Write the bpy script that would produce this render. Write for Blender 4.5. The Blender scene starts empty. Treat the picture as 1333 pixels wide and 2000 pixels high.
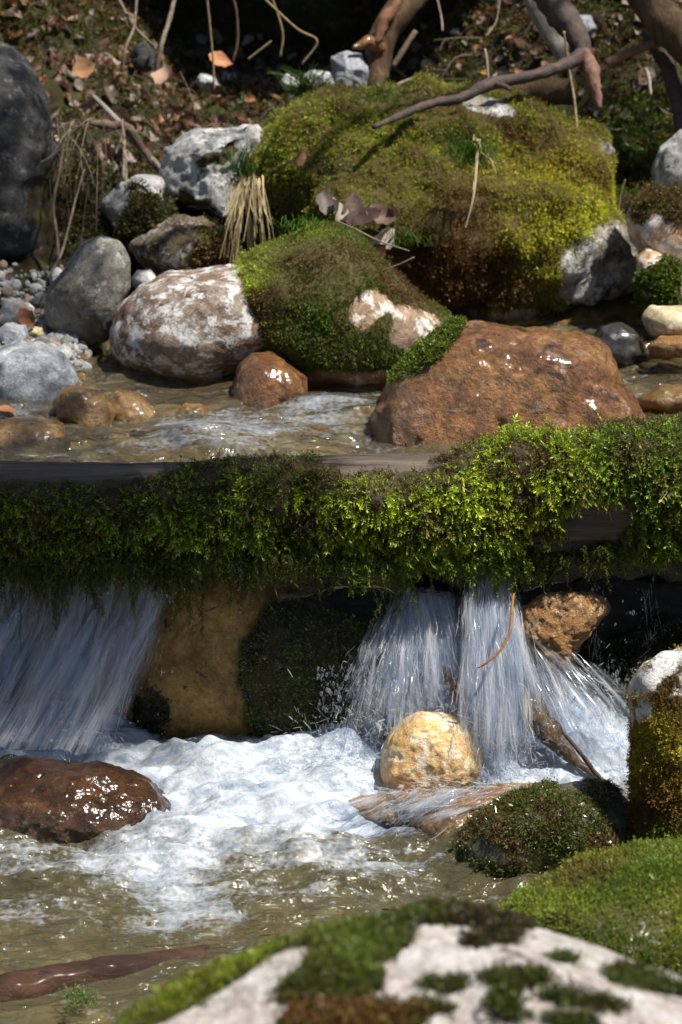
import bpy, bmesh, math
import numpy as np

# ------------------------------------------------------------------ camera, world, sun, exposure
C = bpy.context.scene
COL = C.collection
H, PITCH, FPX = 1.747, math.radians(18.0), 4000.0
cam_d = bpy.data.cameras.new('camera')
cam = bpy.data.objects.new('camera', cam_d); COL.objects.link(cam)
cam.location = (0, 0, H); cam.rotation_euler = (math.radians(90) - PITCH, 0, 0)
cam_d.sensor_fit = 'HORIZONTAL'; cam_d.sensor_width = 24.0; cam_d.lens = 24.0 / 1333 * FPX
cam_d.clip_start = 0.05; cam_d.clip_end = 200
cam_d.dof.use_dof = True; cam_d.dof.focus_distance = 3.95; cam_d.dof.aperture_fstop = 5.8
C.camera = cam

SUN_EL, SUN_AZ = math.radians(64), math.radians(112)      # azimuth clockwise from +Y (the view direction)
SUN = np.array([math.sin(SUN_AZ) * math.cos(SUN_EL), math.cos(SUN_AZ) * math.cos(SUN_EL), math.sin(SUN_EL)])
w = bpy.data.worlds.new('World'); C.world = w; w.use_nodes = True
nt = w.node_tree
sky = nt.nodes.new('ShaderNodeTexSky'); sky.sky_type = 'NISHITA'; sky.sun_disc = False
sky.sun_elevation = SUN_EL; sky.sun_rotation = SUN_AZ
nt.links.new(sky.outputs[0], nt.nodes['Background'].inputs[0]); nt.nodes['Background'].inputs[1].default_value = 0.065
sl = bpy.data.lights.new('sun', 'SUN'); sl.energy = 5.0; sl.angle = math.radians(0.6); sl.color = (1.0, 0.95, 0.86)
so = bpy.data.objects.new('sun', sl); COL.objects.link(so)
from mathutils import Vector
so.rotation_euler = Vector(-SUN).to_track_quat('-Z', 'Y').to_euler(); so.location = (3, -3, 6)
C.view_settings.view_transform = 'Standard'; C.view_settings.look = 'None'
C.view_settings.exposure = 0.58; C.view_settings.gamma = 1.0
C.render.engine = 'CYCLES'
C.cycles.use_denoising = True
try: C.cycles.denoiser = 'OPENIMAGEDENOISE'
except Exception: pass
C.cycles.max_bounces = 7; C.cycles.diffuse_bounces = 3; C.cycles.glossy_bounces = 3
C.cycles.transmission_bounces = 4; C.cycles.transparent_max_bounces = 24
C.cycles.caustics_reflective = False; C.cycles.caustics_refractive = False
C.cycles.sample_clamp_indirect = 4.0

rng = np.random.default_rng(11)

# ------------------------------------------------------------------ photo pixel <-> place
FW = np.array([0, math.cos(PITCH), -math.sin(PITCH)]); UP = np.array([0, math.sin(PITCH), math.cos(PITCH)])
CAMP = np.array([0, 0, H])
def P(px, py, Y):
    d = FW + (px - 666.5) / FPX * np.array([1., 0, 0]) + (1000 - py) / FPX * UP
    return CAMP + d * (Y / d[1])
def onz(px, py, z):
    d = FW + (px - 666.5) / FPX * np.array([1., 0, 0]) + (1000 - py) / FPX * UP
    return CAMP + d * ((z - H) / d[2])
def proj(V):
    q = V - CAMP
    dep = q @ FW
    dep = np.where(np.abs(dep) < 1e-3, 1e-3, dep)
    return 666.5 + FPX * q[:, 0] / dep, 1000 - FPX * (q @ UP) / dep

# ------------------------------------------------------------------ noise
def _h(ix, iy, iz, s):
    with np.errstate(over='ignore'):
        h = (ix.astype(np.uint32) * np.uint32(374761393) + iy.astype(np.uint32) * np.uint32(668265263)
             + iz.astype(np.uint32) * np.uint32(2147483647) + np.uint32(s * 7919 + 13) * np.uint32(1274126177))
        h = (h ^ (h >> np.uint32(13))) * np.uint32(1274126177)
        h = (h ^ (h >> np.uint32(16))) * np.uint32(2246822519)
        return h ^ (h >> np.uint32(13))
def gn(p, s=0):
    p = np.asarray(p, float)
    f = np.floor(p); i = f.astype(np.int64); t = p - f
    u = t * t * t * (t * (t * 6 - 15) + 10)
    out = 0
    for dx in (0, 1):
        for dy in (0, 1):
            for dz in (0, 1):
                h = _h(i[:, 0] + dx, i[:, 1] + dy, i[:, 2] + dz, s)
                g = np.stack([(h & 1023), ((h >> np.uint32(10)) & 1023), ((h >> np.uint32(20)) & 1023)], 1) / 511.5 - 1
                v = (g * (t - np.array([dx, dy, dz]))).sum(1)
                wgt = (u[:, 0] if dx else 1 - u[:, 0]) * (u[:, 1] if dy else 1 - u[:, 1]) * (u[:, 2] if dz else 1 - u[:, 2])
                out = out + v * wgt
    return out * 1.3
def fbm(p, o=4, s=0, ridged=False):
    a, r, q = 1.0, 0, np.asarray(p, float)
    for k in range(o):
        n = gn(q, s + k * 17)
        r = r + a * ((1 - 2 * np.abs(n)) if ridged else n); a *= .5; q = q * 2.03 + 5.1
    return r
def sst(a, b, x):
    t = np.clip((x - a) / (b - a), 0, 1); return t * t * (3 - 2 * t)
def inpoly(px, py, poly):
    ins = np.zeros(len(px), bool); n = len(poly)
    for i in range(n):
        x0, y0 = poly[i]; x1, y1 = poly[(i + 1) % n]
        if y0 == y1: continue
        c = ((py > min(y0, y1)) & (py <= max(y0, y1))) & (px < (x1 - x0) * (py - y0) / (y1 - y0) + x0)
        ins ^= c
    return ins
def blob(px, py, cx, cy, rx, ry, ang=0):
    a = math.radians(ang); dx, dy = px - cx, py - cy
    u = dx * math.cos(a) + dy * math.sin(a); v = -dx * math.sin(a) + dy * math.cos(a)
    return np.clip(1 - np.sqrt((u / rx) ** 2 + (v / ry) ** 2), -1, 1)      # 1 at the centre, 0 on the edge

# ------------------------------------------------------------------ objects
def tag(o, label=None, cat=None, group=None, kind=None):
    if label: o['label'] = label
    if cat: o['category'] = cat
    if group: o['group'] = group
    if kind: o['kind'] = kind
    return o
def mesh(name, V, F, mat, parent=None, origin=None, smooth=True, attrs=None, uv=None):
    V = np.asarray(V, np.float32)
    if origin is not None: V = V - np.asarray(origin, np.float32)
    Fs = F if isinstance(F, list) else [F]
    Fs = [np.asarray(f, np.int32) for f in Fs if len(f)]
    m = bpy.data.meshes.new(name)
    m.vertices.add(len(V)); m.vertices.foreach_set('co', V.ravel())
    idx = np.concatenate([f.ravel() for f in Fs]); cnt = np.concatenate([np.full(len(f), f.shape[1], np.int32) for f in Fs])
    m.loops.add(len(idx)); m.loops.foreach_set('vertex_index', idx)
    m.polygons.add(len(cnt)); m.polygons.foreach_set('loop_start', np.concatenate([[0], np.cumsum(cnt)[:-1]]).astype(np.int32))
    m.update(calc_edges=True)
    m.polygons.foreach_set('use_smooth', np.full(len(cnt), smooth, bool))
    for k, a in (attrs or {}).items():
        a = np.asarray(a, np.float32)
        if a.ndim == 2:
            at = m.color_attributes.new(k, 'FLOAT_COLOR', 'POINT')
            at.data.foreach_set('color', np.concatenate([a, np.ones((len(a), 1), np.float32)], 1).ravel())
        else:
            at = m.attributes.new(k, 'FLOAT', 'POINT'); at.data.foreach_set('value', a)
    if uv is not None:
        l = m.uv_layers.new(name='UVMap'); l.data.foreach_set('uv', np.asarray(uv, np.float32)[idx].ravel())
    m.materials.append(mat)
    o = bpy.data.objects.new(name, m); COL.objects.link(o)
    if parent is not None: o.parent = parent
    elif origin is not None: o.location = origin
    return o

# ------------------------------------------------------------------ materials
class NT:
    def __init__(s, name):
        s.m = bpy.data.materials.new(name); s.m.use_nodes = True
        s.t = s.m.node_tree; s.t.nodes.clear()
        s.out = s.t.nodes.new('ShaderNodeOutputMaterial')
    def n(s, typ, ins=None, **kw):
        nd = s.t.nodes.new('ShaderNode' + typ)
        for k, v in kw.items(): setattr(nd, k, v)
        for k, v in (ins or {}).items():
            if isinstance(v, bpy.types.NodeSocket): s.t.links.new(v, nd.inputs[k])
            else:
                if isinstance(v, tuple) and len(v) == 3 and nd.inputs[k].type == 'RGBA': v = v + (1,)
                nd.inputs[k].default_value = v
        return nd
    def math(s, op, a, b=0.0, c=0.0, clamp=False):
        nd = s.t.nodes.new('ShaderNodeMath'); nd.operation = op; nd.use_clamp = clamp
        for i, v in enumerate((a, b, c)):
            if isinstance(v, bpy.types.NodeSocket): s.t.links.new(v, nd.inputs[i])
            else: nd.inputs[i].default_value = v
        return nd.outputs[0]
    def mix(s, f, a, b, mode='MIX'):
        nd = s.t.nodes.new('ShaderNodeMix'); nd.data_type = 'RGBA'; nd.blend_type = mode
        for k, v in ((0, f), (6, a), (7, b)):
            if isinstance(v, bpy.types.NodeSocket): s.t.links.new(v, nd.inputs[k])
            else: nd.inputs[k].default_value = (v + (1,)) if isinstance(v, tuple) else v
        return nd.outputs[2]
    def noise(s, vec, scale, det=5, rough=.6, dist=0):
        return s.n('TexNoise', {'Vector': vec, 'Scale': scale, 'Detail': det, 'Roughness': rough, 'Distortion': dist}).outputs[0]
    def rng(s, v, a, b, lo=0.0, hi=1.0):
        nd = s.n('MapRange', {0: v, 1: a, 2: b, 3: lo, 4: hi}); return nd.outputs[0]
    def end(s, sh): s.t.links.new(sh, s.out.inputs[0]); return s.m
    def obj(s, scale=None):
        v = s.n('TexCoord').outputs['Object']
        if scale: v = s.n('Mapping', {'Vector': v, 'Scale': scale}).outputs[0]
        return v

def rock_mat(name, base, alt, spot, s=9.0, bump=.5, rough=.75, spot_at=.56, fine=.35, coat=0.0, under=(.05, .04, .012), cracks=.5, spec=.4, stretch=None, dark=(.03, .025, .02), dark_at=.66, bd=.02):
    t = NT(name); v = t.obj(stretch)
    c = t.mix(t.rng(t.noise(v, s, 7, .68, .8), .42, .58), base, alt)
    c = t.mix(t.rng(t.noise(t.n('Mapping', {'Vector': v, 'Location': (3, 7, 1)}).outputs[0], s * 1.9, 8, .72, .3), spot_at, spot_at + .05), c, spot)
    c = t.mix(t.rng(t.noise(t.n('Mapping', {'Vector': v, 'Location': (9, 2, 5)}).outputs[0], s * 2.7, 8, .75, .5), dark_at, dark_at + .05), c, dark)
    fn = t.noise(v, s * 14, 5, .7)
    c = t.mix(fine, c, t.n('ValToRGB', {0: t.rng(fn, .30, .70)}).outputs[0], 'OVERLAY')
    c = t.mix(fine * .8, c, t.n('ValToRGB', {0: t.rng(t.noise(v, s * 4.5, 5, .7), .32, .68)}).outputs[0], 'OVERLAY')
    vd = t.n('TexVoronoi', {'Vector': t.n('VectorMath', {0: v, 1: t.n('TexNoise', {'Vector': v, 'Scale': s, 'Detail': 4}).outputs[1]}, operation='ADD').outputs[0], 'Scale': s * .8}, feature='DISTANCE_TO_EDGE').outputs[0]
    cr = t.rng(vd, 0, .025, 1, 0)
    crm = t.math('MULTIPLY', cr, t.rng(t.noise(v, s * .5, 3), .5, .62))
    c = t.mix(t.math('MULTIPLY', crm, cracks), c, dark)
    ms = t.n('Attribute', attribute_name='moss').outputs['Fac']
    mf = t.rng(t.math('ADD', ms, t.math('MULTIPLY', t.math('SUBTRACT', t.noise(v, s * 5, 6, .7), .5), .9)), .38, .56)
    c = t.mix(mf, c, t.mix(t.noise(v, 60, 4), under, tuple(x * 2.0 for x in under)))
    hh = t.math('ADD', t.math('MULTIPLY', t.noise(v, s * 2.2, 9, .72, .4), 1.0), t.math('MULTIPLY', fn, .30))
    hh = t.math('SUBTRACT', hh, t.math('MULTIPLY', crm, .25))
    b = t.n('Bump', {'Height': hh, 'Strength': bump, 'Distance': bd}).outputs[0]
    p = t.n('BsdfPrincipled', {'Base Color': c, 'Roughness': t.mix(mf, t.rng(t.noise(v, s * 3, 4), .3, .7, rough * .8, min(1, rough * 1.25)), (.95, .95, .95)) if not coat else t.rng(t.noise(v, s * 3, 4), .3, .7, rough * .7, min(1, rough * 1.3)), 'Normal': b, 'Specular IOR Level': spec})
    if coat:
        b2 = t.n('Bump', {'Height': t.noise(v, s * 3.2, 3, .5), 'Strength': .35, 'Distance': bd}).outputs[0]
        for k, val in (('Coat Weight', coat), ('Coat Roughness', .20), ('Coat Normal', b2)):
            if isinstance(val, bpy.types.NodeSocket): t.t.links.new(val, p.inputs[k])
            else: p.inputs[k].default_value = val
    return t.end(p.outputs[0])

def moss_mat(name, rough=.45, trans=.35, spec=.35):
    t = NT(name); c = t.n('Attribute', attribute_name='Col').outputs['Color']
    p = t.n('BsdfPrincipled', {'Base Color': c, 'Roughness': rough, 'Specular IOR Level': spec}).outputs[0]
    tr = t.n('BsdfTranslucent', {'Color': t.mix(.6, c, (.35, .55, .02), 'MULTIPLY')}).outputs[0]
    tr = t.n('BsdfTranslucent', {'Color': c}).outputs[0]
    return t.end(t.n('MixShader', {0: trans, 1: p, 2: tr}).outputs[0])

def wood_mat(name, base, alt, rough=.75, s=12., stretch=(1, 1, 1), bump=.6, coat=0.0, under=(.05, .04, .012)):
    t = NT(name); v = t.obj(stretch)
    c = t.mix(t.rng(t.noise(v, s, 8, .7, .5), .38, .64), base, alt)
    c = t.mix(t.rng(t.noise(v, s * 3, 6, .7), .56, .68), c, tuple(x * .3 for x in base))
    ms = t.n('Attribute', attribute_name='moss').outputs['Fac']
    c = t.mix(t.rng(ms, .3, .6), c, t.mix(t.noise(v, 50, 4), under, tuple(x * 1.8 for x in under)))
    b = t.n('Bump', {'Height': t.noise(v, s * 2, 9, .7, .4), 'Strength': bump, 'Distance': .014}).outputs[0]
    p = t.n('BsdfPrincipled', {'Base Color': c, 'Roughness': rough, 'Normal': b, 'Specular IOR Level': .35, 'Coat Weight': coat, 'Coat Roughness': .15})
    return t.end(p.outputs[0])

def col_mat(name, rough=.7, trans=.0, bump=0., spec=.3):
    t = NT(name); c = t.n('Attribute', attribute_name='Col').outputs['Color']
    v = t.obj(); c = t.mix(.35, c, t.n('ValToRGB', {0: t.noise(v, 70, 4, .7)}).outputs[0], 'OVERLAY')
    b = t.n('Bump', {'Height': t.noise(v, 90, 4), 'Strength': bump, 'Distance': .004}).outputs[0]
    p = t.n('BsdfPrincipled', {'Base Color': c, 'Roughness': rough, 'Specular IOR Level': spec, 'Normal': b}).outputs[0]
    if trans: p = t.n('MixShader', {0: trans, 1: p, 2: t.n('BsdfTranslucent', {'Color': c}).outputs[0]}).outputs[0]
    return t.end(p)

def flat_wood(name, base, alt, s=40, rough=.7):
    return wood_mat(name, base, alt, rough, s, (1, 1, 1), .4)

def water_mat(name, tint, stretch=(1, 1, 1), s=26., bump=.5, foam_col=(.80, .84, .88), foam_s=40., dirt=(.2, .17, .09), dirt_f=.25):
    t = NT(name); v = t.obj(stretch); vo = t.obj()
    hgt = t.math('ADD', t.noise(v, s, 4, .55, .8), t.math('MULTIPLY', t.noise(v, s * 3.1, 3, .5, .4), .30))
    nb = t.n('Bump', {'Height': hgt, 'Strength': bump, 'Distance': .02}).outputs[0]
    fr = t.n('Fresnel', {'IOR': 1.33, 'Normal': nb}).outputs[0]
    tr = t.n('BsdfTransparent', {'Color': tint}).outputs[0]
    body = t.n('MixShader', {0: dirt_f, 1: tr, 2: t.n('BsdfDiffuse', {'Color': dirt, 'Normal': nb}).outputs[0]}).outputs[0]
    gl = t.n('BsdfGlossy', {'Color': (1, 1, 1), 'Roughness': .10, 'Normal': nb}).outputs[0]
    wtr = t.n('MixShader', {0: t.math('MULTIPLY', fr, 1.6, clamp=True), 1: body, 2: gl}).outputs[0]
    fa = t.n('Attribute', attribute_name='foam').outputs['Fac']
    fnz = t.math('ADD', t.math('MULTIPLY', t.noise(v, foam_s * .35, 5, .6, 1.2), .6), t.math('MULTIPLY', t.noise(v, foam_s * 1.6, 5, .7, .6), .4))
    cell = t.n('TexVoronoi', {'Vector': t.n('Mapping', {'Vector': vo, 'Scale': (1, .8, 1)}).outputs[0], 'Scale': 95, 'Randomness': 1.0}).outputs[0]
    fnz = t.math('ADD', fnz, t.math('MULTIPLY', t.math('SUBTRACT', cell, .4), .16))
    ff = t.math('ADD', fa, t.math('MULTIPLY', t.math('SUBTRACT', fnz, .5), 2.6))
    ff = t.rng(ff, .25, 1.15)
    bf = t.n('Bump', {'Height': t.math('ADD', t.noise(vo, 38, 6, .65, .6), t.math('MULTIPLY', t.n('TexVoronoi', {'Vector': vo, 'Scale': 170}).outputs[0], .25)), 'Strength': .40, 'Distance': .007}).outputs[0]
    fc = t.mix(t.rng(t.noise(v, 26, 7, .7, 1.0), .40, .62), foam_col, (foam_col[0] * .52, foam_col[1] * .58, foam_col[2] * .66))
    fs = t.n('BsdfPrincipled', {'Base Color': fc, 'Roughness': .35, 'Normal': bf, 'Specular IOR Level': .5}).outputs[0]
    fs = t.n('MixShader', {0: .3, 1: fs, 2: t.n('BsdfTranslucent', {'Color': foam_col}).outputs[0]}).outputs[0]
    return t.end(t.n('MixShader', {0: t.math('MULTIPLY', ff, .90), 1: wtr, 2: fs}).outputs[0])

def fall_mat(name, alpha=.5, streak=0., c=(.95, .94, .93)):
    t = NT(name)
    p = t.n('BsdfPrincipled', {'Base Color': c, 'Roughness': .35, 'Specular IOR Level': .35}).outputs[0]
    p = t.n('MixShader', {0: .52, 1: p, 2: t.n('BsdfTranslucent', {'Color': c}).outputs[0]}).outputs[0]
    a = t.n('Attribute', attribute_name='dens').outputs['Fac']
    if streak:
        uv = t.n('Mapping', {'Vector': t.n('UVMap').outputs[0], 'Scale': (1, streak, 1)}).outputs[0]
        nz = t.math('ADD', t.math('MULTIPLY', t.noise(uv, 9, 5, .7, .2), .55), t.math('MULTIPLY', t.noise(uv, 34, 4, .7, .1), .45))
        a = t.math('MULTIPLY', a, t.rng(nz, .44, .60, .02, 1))
    fac = t.math('MULTIPLY', a, alpha, clamp=True)
    tr = t.n('BsdfTransparent', {'Color': (.95, .97, 1)}).outputs[0]
    base = t.n('MixShader', {0: .05 if streak else .02, 1: tr, 2: t.n('BsdfGlossy', {'Roughness': .1}).outputs[0]}).outputs[0]
    return t.end(t.n('MixShader', {0: fac, 1: base, 2: p}).outputs[0])

# ------------------------------------------------------------------ rocks
_ico = {}
def ico(k):
    if k not in _ico:
        b = bmesh.new(); bmesh.ops.create_icosphere(b, subdivisions=k, radius=1)
        b.verts.ensure_lookup_table()
        _ico[k] = (np.array([v.co[:] for v in b.verts]), np.array([[v.index for v in f.verts] for f in b.faces], np.int32)); b.free()
    return _ico[k]
def vnormals(V, F):
    n = np.cross(V[F[:, 1]] - V[F[:, 0]], V[F[:, 2]] - V[F[:, 0]])
    N = np.zeros_like(V)
    for k in range(F.shape[1]): np.add.at(N, F[:, k], n)
    return N / (np.linalg.norm(N, axis=1, keepdims=True) + 1e-12)
def radial(poly, cx, cy, n=360):
    poly = np.array(poly, float); q = np.roll(poly, -1, 0)
    th = np.linspace(-math.pi, math.pi, n, endpoint=False); r = np.zeros(n)
    for i, a in enumerate(th):
        d = np.array([math.cos(a), math.sin(a)]); best = 0
        e = q - poly; den = d[0] * e[:, 1] - d[1] * e[:, 0]
        den = np.where(abs(den) < 1e-9, 1e-9, den)
        wx, wy = poly[:, 0] - cx, poly[:, 1] - cy
        tt = (wx * e[:, 1] - wy * e[:, 0]) / den; uu = (wx * d[1] - wy * d[0]) / den
        ok = (tt > 0) & (uu >= 0) & (uu <= 1)
        r[i] = tt[ok].max() if ok.any() else 1
    k = np.exp(-np.linspace(-2, 2, 13) ** 2); k /= k.sum()
    r = np.convolve(np.concatenate([r[-6:], r, r[:6]]), k, 'valid')
    return th, r
def rock(name, label, poly, Y, T, mat, cat='rock', det=5, lean=.3, amp=.05, fac=.10, seed=1, box=2.4, freq=3., moss=None, group=None, ridge=0., kind=None, centre=None):
    pa = np.array(poly, float)
    cx, cy = centre or ((pa[:, 0].min() + pa[:, 0].max()) / 2, (pa[:, 1].min() + pa[:, 1].max()) / 2)
    th, r = radial(poly, cx, cy)
    D, F = ico(det)
    rho = np.hypot(D[:, 0], D[:, 2]); a = np.arctan2(-D[:, 2], D[:, 0])          # py runs downwards
    R = np.interp(a, np.append(th, math.pi), np.append(r, r[0]))
    k = (rho ** box + np.abs(D[:, 1]) ** box) ** (-1 / box)
    sc = Y / (FPX * math.cos(PITCH)) 
    rs = np.random.default_rng(seed * 101 + 7)
    cut = np.ones(len(D))
    for _ in range(16):
        nrm = rs.normal(size=3); nrm /= np.linalg.norm(nrm)
        if abs(nrm[1]) < .25: nrm[1] = math.copysign(.4, nrm[1] if nrm[1] else 1); nrm /= np.linalg.norm(nrm)
        dd = rs.uniform(.72, .97); dt = D @ nrm
        cut = np.minimum(cut, np.where(dt > 1e-3, dd / np.maximum(dt, 1e-3), 9))
    cut = 1 - (1 - cut) * fac / .25
    ra = R.mean() * sc
    dep = D[:, 1] * k * T * cut
    px = cx + R * rho * k * np.cos(a) * (1 - (1 - cut) * .6); py = cy + R * rho * k * np.sin(a) * (1 - (1 - cut) * .6)
    Vv = P(cx, cy, Y)
    # silhouette plane at depth Y
    dirs = FW[None] + ((px - 666.5) / FPX)[:, None] * np.array([[1., 0, 0]]) + ((1000 - py) / FPX)[:, None] * UP[None]
    V = CAMP + dirs * (Y / dirs[:, 1])[:, None]
    ax = (Vv - CAMP) / np.linalg.norm(Vv - CAMP); V = V + ax[None] * (dep + lean * (V[:, 2] - Vv[2]))[:, None]
    N = vnormals(V, F)
    q = (V - Vv) / max(ra, 1e-6)
    dsp = fbm(q * freq * .5 + seed * 3.7, 5, seed) * amp
    if ridge: dsp += (fbm(q * freq * .8 + seed, 4, seed + 5, True) - .8) * ridge
    dsp += fbm(q * freq * 2.2 + seed, 4, seed + 9) * amp * .30 + fbm(q * freq * 7 + seed, 2, seed + 19) * amp * .06
    V = V + N * (dsp * ra)[:, None]
    org = P(cx, pa[:, 1].max(), Y)
    at = {}
    mv = np.zeros(len(V))
    ppx, ppy = proj(V)
    if moss: mv = np.clip(moss(ppx, ppy, V, vnormals(V, F)), 0, 1)
    at['moss'] = mv
    o = mesh(name, V, F, mat, origin=org, attrs=at)
    tag(o, label, cat, group, kind)
    return dict(o=o, V=V, F=F, m=mv, org=org, ra=ra)

# ------------------------------------------------------------------ moss sprigs
def sprig(n, ll, lw, bend, r, spread=.75, pinnate=True):
    """one shoot of unit length along +Z with n leaves (quads) ; returns V, F, tip factor"""
    V, F, tp = [], [], []
    def stem(t): return np.array([bend * t * t, 0, t])
    for i in range(n):
        t = (i + .6) / n
        b = stem(t * .93)
        az = (0 if i % 2 else math.pi) + r.normal() * .5 if pinnate else r.uniform(0, 2 * math.pi)
        out = np.array([math.sin(az) * .35, math.cos(az), 0]) if pinnate else np.array([math.cos(az), math.sin(az), 0])
        tang = np.array([2 * bend * t, 0, 1.]); tang /= np.linalg.norm(tang)
        d = tang * (1 - spread * .6) + out * spread; d /= np.linalg.norm(d)
        L = ll * (1.1 - .55 * t) * r.uniform(.8, 1.2)
        s = np.cross(d, r.normal(size=3)); s /= np.linalg.norm(s) + 1e-9
        k = len(V)
        V += [b, b + d * L * .45 + s * lw, b + d * L, b + d * L * .45 - s * lw]; F.append([k, k + 1, k + 2, k + 3])
        tp += [t * .55, t * .75, t * .8 + .2, t * .75]
    b = stem(.85); k = len(V); s = np.array([0, lw, 0]); e = stem(1.1)
    V += [b, (b + e) / 2 + s, e, (b + e) / 2 - s]; F.append([k, k + 1, k + 2, k + 3]); tp += [.7, .9, 1, .9]
    k = len(V); V += [np.array([0, -lw * .4, 0]), np.array([0, lw * .4, 0]), stem(.9) + [0, lw * .2, 0], stem(.9) - [0, lw * .2, 0]]
    F.append([k, k + 1, k + 2, k + 3]); tp += [0, 0, .5, .5]
    return np.array(V), np.array(F), np.array(tp)
_r = np.random.default_rng(5)
HANG = [sprig(12, .5, .085, _r.uniform(0, .3), _r, .7, False) for _ in range(5)]
FINE = [sprig(11, .34, .045, _r.uniform(.0, .35), _r) for _ in range(7)]
MED = [sprig(6, .5, .10, _r.uniform(.0, .3), _r, .7, False) for _ in range(6)]
FEATH = [sprig(7, .42, .05, _r.uniform(.0, .35), _r, .7, True) for _ in range(7)]
STAR = [sprig(5, .75, .09, .05, _r, .9, False) for _ in range(6)]
def place(protos, Pt, Dr, S, C0, C1, tipc=None):
    """copies of shoots: point, direction, size, base colour, tip colour -> arrays"""
    Dr = Dr / (np.linalg.norm(Dr, axis=1, keepdims=True) + 1e-9)
    n = len(Pt); rv = rng.normal(size=(n, 3)); X = np.cross(rv, Dr); X /= np.linalg.norm(X, axis=1, keepdims=True) + 1e-9
    Yv = np.cross(Dr, X); Vs, Fs, Cs, k = [], [], [], 0
    which = rng.integers(0, len(protos), n)
    for j, (v, f, tp) in enumerate(protos):
        ix = np.where(which == j)[0]
        if not len(ix): continue
        W = Pt[ix, None] + S[ix, None, None] * (v[None, :, :1] * X[ix, None] + v[None, :, 1:2] * Yv[ix, None] + v[None, :, 2:3] * Dr[ix, None])
        Vs.append(W.reshape(-1, 3)); Fs.append((f[None] + (np.arange(len(ix)) * len(v))[:, None, None] + k).reshape(-1, f.shape[1]))
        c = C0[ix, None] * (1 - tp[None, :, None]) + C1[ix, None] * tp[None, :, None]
        Cs.append(c.reshape(-1, 3)); k += len(ix) * len(v)
    return np.concatenate(Vs), np.concatenate(Fs), np.clip(np.concatenate(Cs), 0, 1)
def sample(V, F, m, n, thr=.42, jit=.35):
    """n random points on the faces where the moss mask is on"""
    a, b, c = V[F[:, 0]], V[F[:, 1]], V[F[:, 2]]
    ar = np.linalg.norm(np.cross(b - a, c - a), axis=1)
    fm = m[F].mean(1) + rng.normal(size=len(F)) * .0
    wgt = ar * np.clip((fm - thr + jit * .5) / jit, 0, 1)
    if wgt.sum() <= 0: return None
    ix = rng.choice(len(F), n, p=wgt / wgt.sum())
    u = rng.random((n, 1)); v = rng.random((n, 1)); fl = (u + v) > 1; u = np.where(fl, 1 - u, u); v = np.where(fl, 1 - v, v)
    Nv = vnormals(V, F)
    return a[ix] * (1 - u - v) + b[ix] * u + c[ix] * v, Nv[F[ix, 0]]
GREEN, LIME, BROWN, YEL, DEEP = [np.array(x) for x in ((.085, .13, .010), (.22, .29, .02), (.105, .055, .014), (.24, .21, .02), (.03, .055, .006))]
def mossify(R, n, size, colfn, mat, droop=.35, protos=MED, label=None, thr=.42, vis=True, tipgain=1.7, wild=.45):
    s = sample(R['V'], R['F'], R['m'], n * 2, thr)
    if s is None: return
    Pt, Nn = s
    if vis:        # nothing grows on the hidden back of the stone where the camera neighbourhood never looks
        keep = ((CAMP - Pt) * Nn).sum(1) / np.linalg.norm(CAMP - Pt, axis=1) > -.45
        Pt, Nn = Pt[keep], Nn[keep]
    Pt, Nn = Pt[:n], Nn[:n]; n = len(Pt)
    px, py = proj(Pt)
    c = colfn(px, py, Pt)
    c = c * np.exp(rng.normal(size=(n, 1)) * .22) * (1 + rng.normal(size=(n, 3)) * .06)
    Dr = Nn * (1 - droop) + np.array([0, -.15, -1.]) * droop + rng.normal(size=(n, 3)) * wild
    cl = fbm(Pt * (9 / max(R['ra'] * 4, .5)) + 3, 3, 4)
    S = size * np.exp(rng.normal(size=n) * .25) * (1 + .6 * cl)
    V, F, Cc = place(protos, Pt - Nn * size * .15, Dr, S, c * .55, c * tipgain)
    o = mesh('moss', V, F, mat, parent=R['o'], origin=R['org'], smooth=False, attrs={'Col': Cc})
    if label: o['label'] = label
    return o

M_MOSS = moss_mat('moss_shoots')
M_MOSSWET = moss_mat('wet_moss_shoots', .22, .15, .7)

# ------------------------------------------------------------------ ground
def ground_z(x, y):
    p = np.stack([x, y, np.zeros_like(x)], 1)
    n1 = fbm(p * 1.6, 4, 3); n2 = fbm(p * 7, 4, 8)
    pool = -.15 + .05 * n1 + .02 * n2
    pool = pool + .55 * sst(.85, 1.35, x) + .4 * sst(-1.5, -2.1, x) + .45 * sst(2.2, 1.5, y)
    up = .385 + .02 * n1 + .012 * n2
    bar = sst(-.60, -.72, x + .06 * n1) * sst(4.85, 5.1, y)
    up = up + .115 * bar
    up = up + .35 * sst(-1.2, -1.7, x) + .5 * sst(1.15, 1.8, x)
    z = pool + (up - pool) * sst(3.98, 4.06, y)
    yb = 5.55 + .12 * n1
    z = z + .33 * sst(yb, yb + .75, y) + .085 * np.clip(y - 6.2, 0, 1.6) + (.045 * n1 + .05 * n2) * sst(5.5, 6, y)
    right = sst(.15, .9, x)
    z = z + right * (.80 * sst(6.3, 8.0, y))
    z = z + 1.8 * sst(8.6, 9.6, y) + sst(-.6, -1.1, x) * (.42 * sst(6.7, 7.5, y))
    return z
t = NT('forest_soil'); v = t.obj()
c = t.mix(t.rng(t.noise(v, 3.5, 6, .7, .5), .40, .6), (.030, .020, .010), (.032, .04, .010))
c = t.mix(t.rng(t.noise(v, 9, 7, .75), .52, .62), c, (.09, .055, .03))
c = t.mix(t.rng(t.noise(v, 42, 5, .7), .60, .68), c, (.16, .14, .11))
geo = t.n('SeparateXYZ', {0: t.n('NewGeometry').outputs['Position']}).outputs
bedf = t.math('MULTIPLY', t.rng(geo[2], .50, .44), t.rng(geo[1], 6.2, 6.0))
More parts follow.
